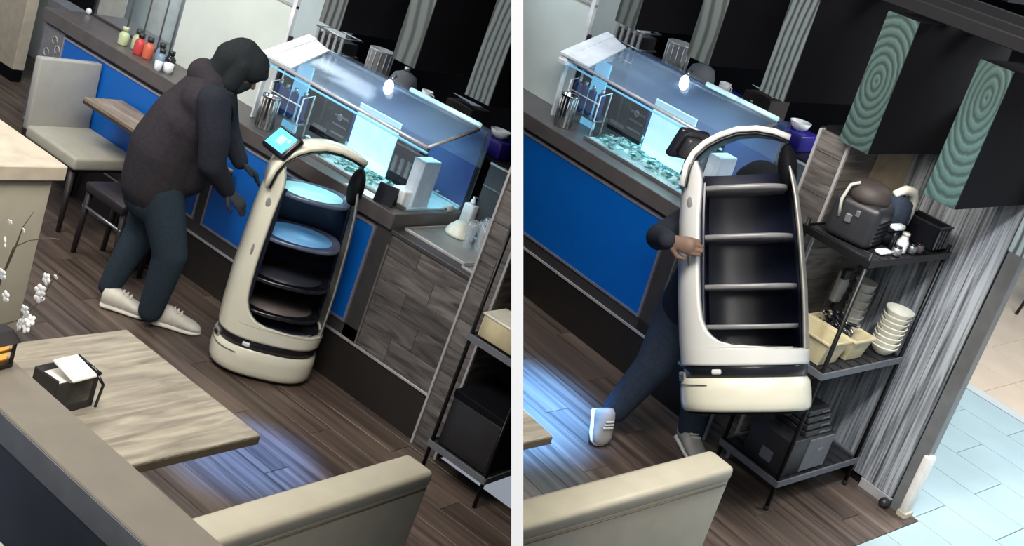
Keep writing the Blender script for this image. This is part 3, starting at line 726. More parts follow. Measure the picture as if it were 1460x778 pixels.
def shelf_things():
    S = 'B'
    # backpack-like black machine cover, left on the top
    t = thing('coffee_grinder', 'bulky dark appliance with a silver side band on the top shelf', 'appliance', S, (.36, -.03, ZT), R(12))
    b = MB()
    b.box(-.115, .115, -.10, .10, 0, .20, .035); part('housing', b, 'black_plastic', t)
    part('hopper', MB().lathe([(.095, .19), (.10, .22), (.085, .26), (.05, .275), (.001, .28)], 24), 'brown_box', t)
    part('side_band', MB().tube([(-.06, -.10, .10), (-.07, -.115, .18), (-.06, -.10, .25), (-.03, -.08, .27)], .008, 8), 'bowl_grey', t)
    part('side_clips', MB().box(-.03, .0, -.112, -.10, .09, .13, .003).box(.01, .03, -.112, -.10, .13, .16, .003), 'steel_satin', t)
    g = MB()
    for k in range(5): g.box(.112, .119, -.07, .07, .035 + .022 * k, .042 + .022 * k)
    part('vent_ribs', g, 'black', t)
    t = thing('water_kettle', 'black kettle with a large cream curved handle on the top shelf', 'kettle', S, (.38, .19, ZT), R(0))
    part('body', MB().lathe([(.07, .05), (.078, .06), (.08, .13), (.072, .19), (.04, .215), (.001, .22)], 26), 'navy_cloth', t)
    part('stand', MB().lathe([(.085, 0), (.085, .04), (.07, .05)], 26), 'black_plastic', t)
    h = MB(); pts = [(.0, -.05, .222), (.01, .01, .245), (.012, .075, .235), (.012, .112, .19), (.012, .118, .13), (.012, .112, .075)]
    h.tube(pts, [.016, .021, .024, .025, .024, .022], 10); part('handle', h, 'bowl_white', t)
    part('spout', MB().tube([(.05, -.03, .09), (.10, -.05, .10)], [.018, .012], 8), 'white_plastic', t)
    part('lid_knob', MB().ball((0, -.02, .225), (.024, .02, .014), 8), 'steel_satin', t)
    t = thing('black_bin', 'black open ribbed bin at the right end of the top shelf', 'bin', S, (.45, .405, ZT))
    bb = MB().box(-.095, .095, -.055, .055, 0, .005).box(-.095, .095, -.055, -.05, 0, .115).box(-.095, .095, .05, .055, 0, .115).box(-.095, -.09, -.055, .055, 0, .115).box(.09, .095, -.055, .055, 0, .115)
    part('body', bb, 'black_gloss', t); part('rim', MB().box(-.1, .1, -.058, -.052, .112, .12).box(-.1, .1, .052, .058, .112, .12).box(.093, .1, -.058, .058, .112, .12), 'black_plastic', t)
    g = MB()
    for k in range(4): g.box(.095, .099, -.045 + .027 * k, -.038 + .027 * k, .01, .105)
    part('ribs', g, 'grey_wall', t)
    t = thing('creamer_bottle', 'short white bottle at the front of the top shelf', 'bottle', S, (.515, .13, ZT))
    part('body', MB().lathe([(.024, 0), (.027, .006), (.027, .05), (.018, .068), (.015, .085)], 18), 'white_plastic', t); part('lid', MB().lathe([(.019, .082), (.018, .095)], 16), 'paper', t)
    t = thing('spoon_rest', 'small white curved dish lying at the shelf front left', 'dish', S, (.515, .0, ZT))
    part('dish', MB().box(-.022, .022, -.045, .04, 0, .018, .008), 'white_plastic', t)
    t = thing('spoon_rest', 'small white lever piece above the front bottle', 'dish', S, (.495, .075, ZT + .0))
    part('dish', MB().box(-.02, .02, -.045, .035, .105, .128, .009), 'white_plastic', t); part('stem', MB().tube([(0, 0, 0), (0, 0, .11)], .012, 8), 'black_gloss', t)
    for i, (x, y, m, lab) in enumerate(((.535, .195, 'steel_satin', 'small grey glass jar right of the white bottle'), (.535, .25, 'tray_brown', 'small brown glass jar nearest the black bin'), (.54, .06, 'steel_satin', 'small grey glass jar left of the white bottle'))):
        t = thing('small_jar', lab, 'jar', S, (x, y, ZT), group='little jars on the top shelf')
        part('jar', MB().lathe([(.02, 0), (.023, .005), (.023, .032), (.018, .038)], 16), m, t); part('lid', MB().lathe([(.019, .037), (.019, .045)], 14), 'black_gloss', t)
    # middle shelf
    def tub(loc, rz, lab, k=1.0):
        t = thing('plastic_tub', lab, 'tub', S, loc, rz)
        L, W, H = .285 * k, .165 * k, .125 * k; tp = .82
        def ring(z, s, o): return [(-L / 2 * s - o, -W / 2 * s - o, z), (L / 2 * s + o, -W / 2 * s - o, z), (L / 2 * s + o, W / 2 * s + o, z), (-L / 2 * s - o, W / 2 * s + o, z)]
        vs = ring(0, tp, 0) + ring(H, 1, 0) + ring(H, 1, -.005) + ring(.006, tp, -.005)
        fs = [(3, 2, 1, 0), (12, 13, 14, 15)]
        for a, b in ((0, 4), (4, 8), (8, 12)):
            for i in range(4): j = (i + 1) % 4; fs.append((a + i, a + j, b + j, b + i))
        part('body', MB().add(vs, fs), 'cream_tub', t)
        rim = MB().box(-L / 2 - .01, L / 2 + .01, -W / 2 - .01, -W / 2 + .002, H - .008, H + .004, .002).box(-L / 2 - .01, L / 2 + .01, W / 2 - .002, W / 2 + .01, H - .008, H + .004, .002).box(-L / 2 - .01, -L / 2 + .002, -W / 2, W / 2, H - .008, H + .004, .002).box(L / 2 - .002, L / 2 + .01, -W / 2, W / 2, H - .008, H + .004, .002)
        part('rim', rim, 'cream_tub', t)
    tub((.387, -.07, ZM), 0, 'cream plastic bus tub, front left one on the middle shelf')
    tub((.40, .135, ZM), 0, 'cream plastic bus tub filled with dark cutlery, between tub and bowls', .92)
    t = thing('cutlery_bundle', 'pile of dark utensils with silver ends lying in the rear tub', 'utensils', S, (.37, .11, ZM + .02))
    random.seed(5); g = MB(); g2 = MB()
    for k in range(26):
        a = random.uniform(-.07, .06); b = random.uniform(-.035, .035); an = random.uniform(0, PI); l = .042
        p = Vector((a, b, .05 + .075 * random.random())); d = Vector((math.cos(an) * l, math.sin(an) * l * .5, .03 * random.uniform(-1, 1)))
        g.tube([p - d, p + d], .009, 6); g2.tube([p + d, p + d * 1.35], .008, 6)
    o = part('handles', g, 'black_gloss', t); o['kind'] = 'stuff'; o = part('ends', g2, 'steel_satin', t); o['kind'] = 'stuff'
    part('bundle_core', MB().box(-.085, .08, -.045, .045, 0, .07, .01), 'black_plastic', t)
    bowl = [(.034, 0), (.038, .004), (.05, .018), (.066, .042), (.070, .050), (.066, .050), (.046, .02), (.001, .010)]
    me = MB().lathe(bowl, 26).mesh('bowl', 'bowl_white')
    pos = ['bottom', 'second from bottom', 'third from bottom', 'fourth from bottom', 'fifth from bottom', 'sixth from bottom', 'seventh from bottom', 'topmost']
    for i in range(8):
        o = link('bowl', me, None, T(.50 + .002 * math.sin(i * 2), .385 + .0015 * i, ZM + .0265 * i, i * .5), S); o['label'] = 'cream white bowl, %s of the tall front stack by the pole' % pos[i]; o['category'] = 'bowl'; o['group'] = 'front stack of cream bowls'
    cup = [(.04, 0), (.042, .004), (.052, .05), (.056, .058), (.052, .058), (.038, .01), (.001, .008)]
    me = MB().lathe(cup, 26).mesh('bowl', 'bowl_grey')
    for i in range(6):
        o = link('bowl', me, None, T(.30, .36 + .001 * i, ZM + .045 * i), S); o['label'] = 'dull white deep bowl, %s of the rear stack behind the cutlery' % (pos[i] if i < 5 else 'topmost'); o['category'] = 'bowl'; o['group'] = 'rear stack of white bowls'
    t = thing('black_clip_board', 'dark folded cloth hanging by the front pole above the tubs', 'cloth', S, (.25, .235, ZM))
    part('cloth', MB().box(-.02, .02, -.035, .03, .16, .33, .012).box(-.03, .015, .02, .05, .20, .27, .012), 'grey_vinyl', t); part('tag', MB().box(.0, .028, -.04, .03, .29, .345, .008), 'black_plastic', t)
    part('stand', MB().tube([(-.0, 0, .125), (-.0, 0, .2)], .01, 8), 'black_plastic', t)
    # bottom shelf: black drawer box, folded things on top, silver label
    t = thing('cash_box', 'black box with a small silver label on the bottom shelf', 'box', S, (.43, .06, ZL), R(0))
    part('body', MB().box(-.12, .12, -.22, .13, 0, .20, .006), 'black_plastic', t)
    part('front_panel', MB().box(.118, .126, -.07, .125, .01, .19, .002), 'grey_wall', t)
    part('label_plate', MB().box(.126, .128, .02, .055, .115, .128, .0005), 'steel_satin', t, label='small silver label plate')
    part('side_plate', MB().box(-.02, .05, -.223, -.22, .04, .10, .001), 'grey_wall', t)
    t = thing('crate_stack', 'stack of dark folded crates standing on the black box', 'crate', S, (.44, .06, ZL + .201))
    for k in range(4):
        p = part('crate', MB().box(-.09 + .006 * k, .10 - .008 * k, -.11, .10 - .012 * k, .034 * k, .034 * k + .028, .004), 'black_plastic', t)
        part('edge', MB().box(.095 - .008 * k, .102 - .008 * k, .0, .085 - .012 * k, .034 * k + .008, .034 * k + .018, .001), 'grey_wall', p)
    t = thing('wire_bundle', 'tangle of dark cable resting on the folded crates', 'cable', S, (.42, -.08, ZL + .338))
    random.seed(9); pts = [(random.uniform(-.09, .09), random.uniform(-.1, .12), .012 + .035 * i / 16 + .02 * random.random()) for i in range(16)]
    part('cable', MB().tube(pts, .009, 7), 'black_gloss', t); part('plug', MB().box(-.03, .03, .05, .10, .0, .05, .006), 'grey_wall', t)
shelf_things()
# the same shelf's corner shows at the right edge of the left photo
def shelf_left_photo():
    t = thing('wire_shelf', 'black metal shelf corner at the right edge of the left half', 'shelf', 'A', (SX0, SY0, 0))
    W, D = SX1 - SX0, SY1 - SY0
    for x, y in ((.012, .012), (W - .012, .012)): part('pole', MB().tube([(x, y, 0), (x, y, 1.37)], .0105, 10), 'black_wire', t)
    for z in (.15, .745): 
        sh = part('shelf_deck', MB().box(.005, W - .005, .005, D - .005, z, z + .012, .001), 'black_plastic', t)
        part('shelf_rim', MB().box(0, W, -.004, .004, z - .012, z + .022, .001).box(W - .004, W + .004, 0, D, z - .012, z + .022, .001).box(-.004, .004, 0, D, z - .012, z + .022, .001), 'grey_wall', sh)
    t = thing('cash_box', 'black box on the low shelf beside the post, left half', 'box', 'A', (.39, .06, ZL))
    part('body', MB().box(-.16, .15, -.22, .13, 0, .26, .006), 'black_plastic', t); part('lid', MB().box(-.165, .155, -.225, .13, .26, .30, .004), 'black', t)
    t = thing('plastic_tub', 'cream plastic tub corner cut by the white strip', 'tub', 'A', (.375, -.065, ZM))
    part('body', MB().box(-.15, .15, -.09, .09, 0, .12, .008), 'cream_tub', t); part('rim', MB().box(-.156, .156, -.096, .096, .112, .124, .003), 'bowl_white', t)
shelf_left_photo()

# ------------------------------------------------------------------ dining furniture
def booth(S, x=1.01, xr=1.135, zt=.90, ln=1.14):
    t = thing('booth_bench', 'beige vinyl booth backrest in the foreground, %s' % side(S), 'booth', S, (x, -1.61, 0))
    w = xr - x
    part('back', MB().box(.004, w - .004, -ln, 0, .06, zt - .022, .012), 'beige_vinyl', t)
    part('top_pad', MB().box(0, w, -ln, .004, zt - .06, zt, .018), 'beige_vinyl', t)
    part('seam', MB().tube([(w + .001, -ln + .02, zt - .062), (w + .001, -.02, zt - .062)], .003, 6), 'table_edge', t)
    part('plinth', MB().box(.02, w - .02, -ln + .02, -.02, 0, .06), 'black', t)
booth('A'); booth('B', 1.07, 1.185, .99)
def wood_table(S):
    x0, x1, y0, y1 = (-.213, .565, -2.75, -1.84) if S == 'A' else (-.213, .57, -2.45, -1.82)
    t = thing('dining_table', 'square dining table with pale wood grain top, %s' % side(S), 'table', S, (x0, y0, 0))
    W, D = x1 - x0, y1 - y0
    top = part('table_top', MB().box(0, W, 0, D, .722, .75, .003), 'table_wood', t)
    part('edge_band', MB().box(-.001, W + .001, -.001, D + .001, .712, .742, .001), 'table_edge', t)
    part('column', MB().tube([(W / 2, D / 2, .03), (W / 2, D / 2, .712)], .035, 14), 'black_plastic', t)
    part('foot', MB().box(W / 2 - .22, W / 2 + .22, D / 2 - .03, D / 2 + .03, 0, .03, .006).box(W / 2 - .03, W / 2 + .03, D / 2 - .22, D / 2 + .22, 0, .03, .006), 'black_plastic', t)
wood_table('A'); wood_table('B')
def napkin():
    t = thing('napkin_dispenser', 'black napkin dispenser with white napkins on the wooden table', 'napkin dispenser', 'A', M=T(.185, -2.375, .7505, R(8)) @ Matrix.Scale(.9, 4))
    part('body', MB().box(-.055, .055, -.10, .09, 0, .012, .002).box(-.06, -.05, -.10, .09, 0, .145, .003).box(.05, .06, -.10, .09, 0, .13, .003).box(-.06, .06, -.105, -.095, 0, .145, .003), 'black_plastic', t)
    part('napkin_stack', MB().box(-.048, .048, -.09, .075, .012, .125, .004), 'paper', t)
    n = MB(); n.prism([(-.085, .06), (-.03, .165), (.055, .175), (.02, .085)], -.055, -.045, 1); 
    part('upper_napkin', MB().box(-.075, .045, -.055, .055, .150, .162, .004, M=Matrix.Rotation(R(14), 4, 'Y')), 'paper', t)
    part('lower_napkin', MB().box(.050, .060, -.05, .065, .03, .135, .003), 'paper', t)
    part('arm', MB().tube([(.065, .075, .13), (.085, .09, .10), (.07, .095, .0)], .006, 6).tube([(-.06, .09, .145), (.065, .085, .135)], .007, 6), 'black_gloss', t)
napkin()
def low_wall():
    t = struct('wall_front', MB().box(-.6, 1.9, -2.90, -2.80, 0, 1.02), 'navy_panel', 'A')
    part('ledge', MB().box(-.6, 1.9, -2.935, -2.768, 1.025, 1.10, .004), 'ledge_top', t)
    part('ledge_edge', MB().box(-.6, 1.9, -2.938, -2.934, 1.02, 1.094), 'ledge_edge', t)
    t = thing('booth_bench', 'beige seat edge below the foreground ledge', 'booth', 'A', (1.12, -3.20, 0))
    part('cushion', MB().box(-.5, .4, -.35, .10, .86, .98, .02), 'beige_vinyl', t); part('base', MB().box(-.48, .38, -.33, .08, 0, .86), 'navy_panel', t)
low_wall()
def booth_left():
    t = thing('booth_end', 'beige booth end with a thick flat cap at the left edge', 'booth', 'A', (-1.15, -1.705, 0))
    part('body', MB().box(-.5, .17, -1.3, -.03, 0, 1.035, .006), 'beige_vinyl', t)
    part('cap', MB().box(-.55, .205, -1.35, 0, 1.035, 1.10, .005), 'beige_paint', t)
booth_left()
def chair(loc, rz, lab):
    t = thing('dining_chair', lab, 'chair', 'A', loc, rz)
    part('backrest', MB().box(-.03, .03, -.215, .215,   .44, .895, .012, M=Matrix.Rotation(R(-3), 4, 'Y')), 'grey_vinyl', t)
    part('seat', MB().box(.0, .52, -.225, .225, .40, .48, .02), 'grey_seat', t)
    part('seat_frame', MB().box(.0, .48, -.20, .20, .375, .40), 'chair_leg', t)
    for x, y, dx, dy in ((.02, -.19, -.05, -.02), (.02, .19, -.05, .02), (.47, -.19, .03, -.02), (.47, .19, .03, .02)):
        part('leg', MB().tube([(x, y, .375), (x + dx, y + dy, 0)], [.022, .014], 8), 'chair_leg', t)
chair((-3.07, -.235, 0), 0, 'grey upholstered dining chair at the small table by the blue panel')
t = thing('small_table', 'small wood topped table standing against the blue counter front', 'table', 'A', (-2.82, -.30, 0))
part('table_top', MB().box(0, 1.08, 0, .265, .73, .765, .003), 'small_table_wood', t); part('edge_band', MB().box(-.001, 1.081, -.001, .264, .726, .745), 'brown_box', t)
part('column', MB().tube([(.75, .13, .02), (.75, .13, .73)], .028, 12), 'chair_leg', t); part('foot', MB().box(.55, .95, .105, .155, 0, .025, .005).box(.72, .78, -.1, .25, 0, .025, .005), 'chair_leg', t)
t = thing('chair_frame', 'dark chair legs with a pale stretcher behind the person', 'chair', 'A', (-2.28, -.42, 0))
for x, y in ((0, -.1), (.32, -.1), (0, .1), (.32, .1)): part('leg', MB().tube([(x, y, .40), (x + (.02 if x else -.02), y, 0)], [.02, .015], 8), 'chair_leg', t)
part('seat', MB().box(-.02, .34, -.13, .13, .39, .45, .015), 'chair_leg', t); part('stretcher', MB().tube([(-.02, -.11, .3), (.34, -.11, .3)], .008, 8), 'steel_satin', t)
t = thing('orange_stool', 'orange brown curved stool edge at the far left', 'stool', 'A', (-5.35, .35, 0))
part('seat', MB().lathe([(.15, .42), (.17, .45), (.17, .6), (.15, .63)], 24), 'lantern_gold', t); part('base', MB().lathe([(.13, 0), (.12, .42)], 20), 'black', t)

def lantern_and_twigs():
    t = thing('lantern', 'small black lantern glowing amber on the ledge end', 'lantern', 'A', (.425, -2.845, 1.1005), R(10))
    part('base', MB().box(-.05, .05, -.045, .045, 0, .012, .002), 'lantern_black', t)
    part('glow_box', MB().box(-.036, .036, -.034, .034, .012, .075, .004), 'lantern_glow', t)
    part('gold_band', MB().box(-.040, .040, -.038, .038, .045, .052).box(-.04, .04, -.038, .038, .018, .023), 'lantern_gold', t)
    for x in (-.044, .044):
        for y in (-.040, .040): part('corner_post', MB().box(x - .004, x + .004, y - .004, y + .004, .012, .08), 'lantern_black', t)
    part('roof', MB().prism([(-.056, .078), (.056, .078), (.02, .10), (-.02, .10)], -.05, .05, 1), 'lantern_black', t)
    t = thing('blossom_branch', 'bare curved twigs with small white blossoms at the left edge', 'branch', 'A', (.40, -2.77, 1.1005))
    pts = {'a': [(-.11, -.01, .0), (-.06, 0, .06), (.02, 0, .12), (.05, 0, .16), (.09, 0, .22), (.11, .0, .28), (.135, 0, .33)], 'b': [(-.11, -.01, .0), (-.10, 0, .18), (-.08, 0, .29), (-.02, 0, .34), (.06, 0, .385), (.10, 0, .40)], 'c': [(-.10, 0, .18), (-.07, 0, .30), (-.06, 0, .36), (-.03, 0, .42)]}
    # twigs rise from a vase base just outside the frame
    for k in pts: part('twig', MB().tube(pts[k], [.003] * 2 + [.0014] * (len(pts[k]) - 2), 6), 'twig', t)
    me = MB()
    for q in range(5):
        a = q * 2 * PI / 5; M = Matrix.Rotation(a, 4, 'Y') @ Matrix.Translation((.009, -.002, 0))
        me.ball((0, 0, 0), (.0095, .003, .0075), 5, M)
    me = me.mesh('blossom', 'petal')
    bl = [(.50, 1.385), (.528, 1.405), (.478, 1.32), (.445, 1.262), (.468, 1.243), (.424, 1.205), (.466, 1.222), (.29, 1.39), (.302, 1.30), (.36, 1.46), (.288, 1.452), (.34, 1.25), (.486, 1.345), (.452, 1.24), (.44, 1.222)]
    for i, (x, z) in enumerate(bl):
        s = 1.0 if i not in (1, 9, 10) else .45
        link('blossom', me, t, T(x - .40, -.008 + .004 * (i % 3), z - 1.1005) @ Matrix.Rotation(i * 1.3, 4, 'Y') @ Matrix.Rotation(.5 * math.sin(i * 2), 4, 'Z') @ Matrix.Scale(s, 4))
lantern_and_twigs()

# ------------------------------------------------------------------ serving robots
def sup(th, a, b, n=2.7):
    c, s_ = math.cos(th), math.sin(th); e = 2 / n
    return (a * math.copysign(abs(c) ** e, c), b * math.copysign(abs(s_) ** e, s_))
def interp(tab, z):
    if z <= tab[0][0]: return tab[0][1]
    for (a, u), (b, v) in zip(tab[:-1], tab[1:]):
        if z <= b: return u + (v - u) * (z - a) / (b - a)
    return tab[-1][1]
def plan_stack(rows, n=48):
    """rows: (z, a, b) closed superellipse rings"""
    vs = []; fs = []
    for z, a, b in rows:
        for k in range(n): x, y = sup(2 * PI * k / n, a, b); vs.append((x, y, z))
    for i in range(len(rows) - 1):
        for k in range(n): k2 = (k + 1) % n; fs.append((i * n + k, i * n + k2, (i + 1) * n + k2, (i + 1) * n + k))
    fs.append(tuple(reversed(range(n)))); fs.append(tuple((len(rows) - 1) * n + k for k in range(n)))
    return MB().add(vs, fs, True)
def robot(S, M, lab, shell, trays, screen_on):
    t = thing('serving_robot', lab, 'robot', S, M=M)
    A_, B_ = .275, .225
    part('underside', plan_stack([(.012, A_ * .9, B_ * .9), (.04, A_ * .93, B_ * .93)]), 'black', t)
    for x, y in ((.17, .12), (.17, -.12), (-.17, .12), (-.17, -.12)): part('wheel', MB().tube([(x, y - .014, .026), (x, y + .014, .026)], .026, 14), 'black_plastic', t)
    part('base_shell', plan_stack([(.022, A_ * .95, B_ * .95), (.035, A_ * .99, B_ * .99), (.06, A_, B_), (.105, A_, B_), (.138, A_ * .985, B_ * .985), (.150, A_ * .95, B_ * .95), (.159, A_ * .93, B_ * .93)]), 'robot_cream', t)
    slot = part('sensor_slot', plan_stack([(.158, A_ * .95, B_ * .95), (.205, A_ * .955, B_ * .955), (.214, A_ * .93, B_ * .93)]), 'robot_dark', t)
    part('base_seam', (lambda g: g.tube([(*sup(a, A_ + .0015, B_ + .0015), .128) for a in [i * .1 - 1.1 for i in range(23)]], .0022, 5))(MB()), 'tray_brown', t)
    # badge and lamp in the slot at the front
    for nm, th, m, w_, h_ in (('badge', .25, 'robot_silver', .032, .020), ('headlight', 1.25, 'white_plastic', .020, .010), ('front_light', -.55, 'white_plastic', .018, .010)):
        x, y = sup(th, A_ * .955, B_ * .955); ang = math.atan2(y / B_ ** 2, x / A_ ** 2)
        Mx = Matrix.Translation((x, y, .158 if nm == 'badge' else .18)) @ Matrix.Rotation(ang, 4, 'Z')
        b = part(nm, MB().box(-.006, .010, -w_, w_, -h_, h_, .004, M=Mx), m, slot)
        if nm == 'badge': part('badge_window', MB().box(.0102, .0125, -w_ * .6, w_ * .6, -h_ * .4, h_ * .4, M=Mx), 'robot_dark', t)
    # wrap-round frame: bottom ring sweeping up into the broad front pillar
    xin = [(.0, -.275), (.262, -.275), (.268, -.255), (.276, -.10), (.285, .04), (.30, .10), (.33, .145), (.38, .172), (.45, .182), (.60, .184), (.80, .175), (.90, .165), (.97, .160), (1.03, .185)]
    av = [(.2, .270), (.3, .275), (.5, .276), (.8, .262), (.95, .245), (1.03, .225)]; bv = [(.2, .222), (.5, .222), (.8, .205), (1.03, .165)]
    zs = [.205, .215, .24, .262, .266, .270, .276, .281, .286, .293, .300, .31, .32, .34, .36, .39, .43, .48, .56, .64, .72, .80, .86, .91, .95, .99, 1.02, 1.035]
    N = 64; outer = []; inner = []
    for z in zs:
        a = interp(av, z); b = interp(bv, z); xi = interp(xin, z)
        # angle whose superellipse x equals xi
        r_ = max(-1, min(1, xi / a)); cc = math.copysign(abs(r_) ** (2.7 / 2), r_); th = math.acos(cc)
        for k in range(N + 1):
            an = -th + 2 * th * k / N; x, y = sup(an, a, b); outer.append((x, y, z)); x2, y2 = sup(an, a - .022, b - .022); inner.append((x2, y2, z))
    n1 = N + 1; nr = len(zs); fs = []; o_ = len(outer)
    for i in range(nr - 1):
        for k in range(N):
            a = i * n1 + k; fs.append((a, a + 1, a + n1 + 1, a + n1)); fs.append((o_ + a, o_ + a + n1, o_ + a + n1 + 1, o_ + a + 1))
        a = i * n1; fs.append((a, a + n1, o_ + a + n1, o_ + a)); a = i * n1 + N; fs.append((a, o_ + a, o_ + a + n1, a + n1))
    for k in range(N):
        fs.append((k, o_ + k, o_ + k + 1, k + 1)); a = (nr - 1) * n1 + k; fs.append((a, a + 1, o_ + a + 1, o_ + a))
    fr = part('frame_shell', MB().add(outer + inner, fs, True), shell, t)
    for nm, x_, z_, hz, hx in (('side_button', .205, .86, .026, .016), ('side_slot', .215, .63, .030, .008)):
        a = interp(av, z_); b = interp(bv, z_); r_ = (x_ / a); th = math.acos(abs(r_) ** 1.35)
        for sg in (1, -1):
            x, y = sup(th * sg, a + .001, b + .001); ang = math.atan2(y / b ** 2, x / a ** 2)
            part(nm, MB().ball((0, 0, 0), (.003, hx, hz), 8, Matrix.Translation((x, y, z_)) @ Matrix.Rotation(ang, 4, 'Z')), 'robot_silver', fr)
    # overhead arch
    def arch(dz, th_, ws):
        path = [(.226, .93), (.208, 1.01), (.178, 1.06), (.130, 1.100), (.07, 1.13), (.0, 1.15), (-.08, 1.152), (-.15, 1.138), (-.215, 1.112)]
        vs = []; fs = []
        for i, ((x, z), w_) in enumerate(zip(path, ws)):
            p0 = path[max(i - 1, 0)]; p1 = path[min(i + 1, len(path) - 1)]; tx, tz = p1[0] - p0[0], p1[1] - p0[1]; l = math.hypot(tx, tz); nx, nz = tz / l, -tx / l
            if nz < 0 and i > 1: nx, nz = -nx, -nz
            if i <= 1: nx, nz = abs(nx), abs(nz) if nz > 0 else nz
            for o1 in (dz, dz - th_):
                for y in (-w_, -w_ * .5, w_ * .5, w_):
                    ed = .006 if abs(y) == w_ and o1 == dz else 0
                    vs.append((x + nx * (o1 - ed), y, z + nz * (o1 - ed)))
        for i in range(len(path) - 1):
            for k in range(3):
                a = i * 8 + k; fs.append((a, a + 1, a + 9, a + 8)); fs.append((a + 4, a + 12, a + 13, a + 5))
            a = i * 8; fs.append((a, a + 8, a + 12, a + 4)); a = i * 8 + 3; fs.append((a, a + 4, a + 12, a + 8))
        for a in (0, (len(path) - 1) * 8): fs.append((a, a + 1, a + 5, a + 4)); fs.append((a + 1, a + 2, a + 6, a + 5)); fs.append((a + 2, a + 3, a + 7, a + 6))
        return MB().add(vs, fs, True)
    ws = [.160, .145, .125, .108, .09, .075, .062, .045, .015]
    part('arch', arch(.028, .026, ws), shell, t)
    part('arch_liner', arch(.001, .012, [w_ * .96 for w_ in ws]), 'robot_dark', t)
    # screen
    Ms = Matrix.Translation((.215, .03, 1.12)) @ Matrix.Rotation(R(30 if screen_on else -30), 4, 'Z') @ Matrix.Rotation(R(-42), 4, 'Y')
    scr = part('screen', MB().box(-.02, .014, -.105, .105, -.068, .068, .012, M=Ms), 'robot_dark', t)
    part('display', MB().box(.0142, .016, -.085, .085, -.050, .050, M=Ms), 'screen_cyan' if screen_on else 'robot_dark', scr)
    part('screen_back', MB().box(-.06, -.018, -.07, .07, -.05, .045, .015, M=Ms), 'black_plastic', t)
    if screen_on: part('display_icons', MB().box(.0162, .0165, -.03, .03, -.02, .025, M=Ms).box(.0162, .0165, .04, .065, .01, .03, M=Ms), 'screen_icon', t)
    # cabin: far side and rear, dark walls added so the inside looks dark
    def arc_panel(th0, th1, z0, z1, da, n=20):
        vs = []; fs = []; Z = [z0 + (z1 - z0) * i / 6 for i in range(7)]
        for z in Z:
            a = interp(av, z) - da; b = interp(bv, z) - da
            for k in range(n + 1): vs.append((*sup(th0 + (th1 - th0) * k / n, a, b), z))
        m_ = len(vs)
        for z in Z:
            a = interp(av, z) - da - .008; b = interp(bv, z) - da - .008
            for k in range(n + 1): vs.append((*sup(th0 + (th1 - th0) * k / n, a, b), z))
        for i in range(6):
            for k in range(n): a = i * (n + 1) + k; fs.append((a, a + 1, a + n + 2, a + n + 1)); fs.append((m_ + a, m_ + a + n + 1, m_ + a + n + 2, m_ + a + 1))
        for i in range(6):
            a = i * (n + 1); fs.append((a, a + n + 1, m_ + a + n + 1, m_ + a)); a += n; fs.append((a, m_ + a, m_ + a + n + 1, a + n + 1))
        return MB().add(vs, fs, True)
    part('rear_column', arc_panel(PI - .42, PI + .42, .255, 1.0, .004), 'robot_silver', t)
    part('added_dark_wall', arc_panel(-2.75, -.75, .255, 1.0 if not screen_on else .86, .014), 'robot_cabin', t)
    part('added_dark_wall', arc_panel(-1.0, 1.0, .255, .94, .03), 'robot_cabin', t)
    part('cabin_floor', plan_stack([(.250, A_ * .90, B_ * .88), (.262, A_ * .90, B_ * .88)]), 'robot_cabin', t)
    part('front_lip', MB().tube([(*sup(a, A_ - .03, B_ - .03), .272) for a in [1.0 + i * .12 for i in range(13)]], .004, 6), 'tray_rim_grey', t)
    part('rear_pad', MB().ball((-.205, 0, 1.005), (.042, .085, .095), 10), 'black', t)
    for z, mm, rim in trays:
        a = interp(av, z) - .045; b = interp(bv, z) - .030
        p = part('tray', plan_stack([(z - .014, a * .97, b * .97), (z - .008, a, b), (z + .006, a, b), (z + .006, a * .95, b * .95), (z + .001, a * .93, b * .93)]), rim, t)
        q = MB().lathe([(.8, z + .002), (.8, z + .0045)], 36, sx=a, sy=b); part('tray_mat', q, mm, p)
    return t
MA = T(-.895, -.305, 0, math.atan2(-.74, -.67)) @ Matrix.Diagonal((1.0, 1.0, 1.09, 1))
robot('A', MA, 'white serving robot with a lit cyan screen standing by the counter', 'robot_cream', [(.92, 'tray_cyan_glow', 'tray_rim'), (.70, 'tray_blue_glow', 'tray_rim'), (.50, 'tray_dark', 'robot_dark'), (.34, 'tray_brown', 'robot_dark')], True)
zax = Vector((-.506, .091, .858)).normalized(); fx = Vector((-.85, -.53, 0)); fx = (fx - zax * fx.dot(zax)).normalized(); fy = zax.cross(fx)
ORG_B = Vector((.564, -.651, .628))
MBm = Matrix(((fx.x, fy.x, zax.x, ORG_B.x), (fx.y, fy.y, zax.y, ORG_B.y), (fx.z, fy.z, zax.z, ORG_B.z), (0, 0, 0, 1))) @ Matrix.Diagonal((1.0, 1.0, 1.05, 1))
robot('B', MBm, 'white serving robot tipped and lifted off the floor by the person', 'robot_white', [(.92, 'tray_grey', 'tray_rim_grey'), (.72, 'tray_grey', 'tray_rim_grey'), (.52, 'tray_black', 'tray_rim_grey'), (.36, 'tray_brown', 'tray_rim_grey')], False)

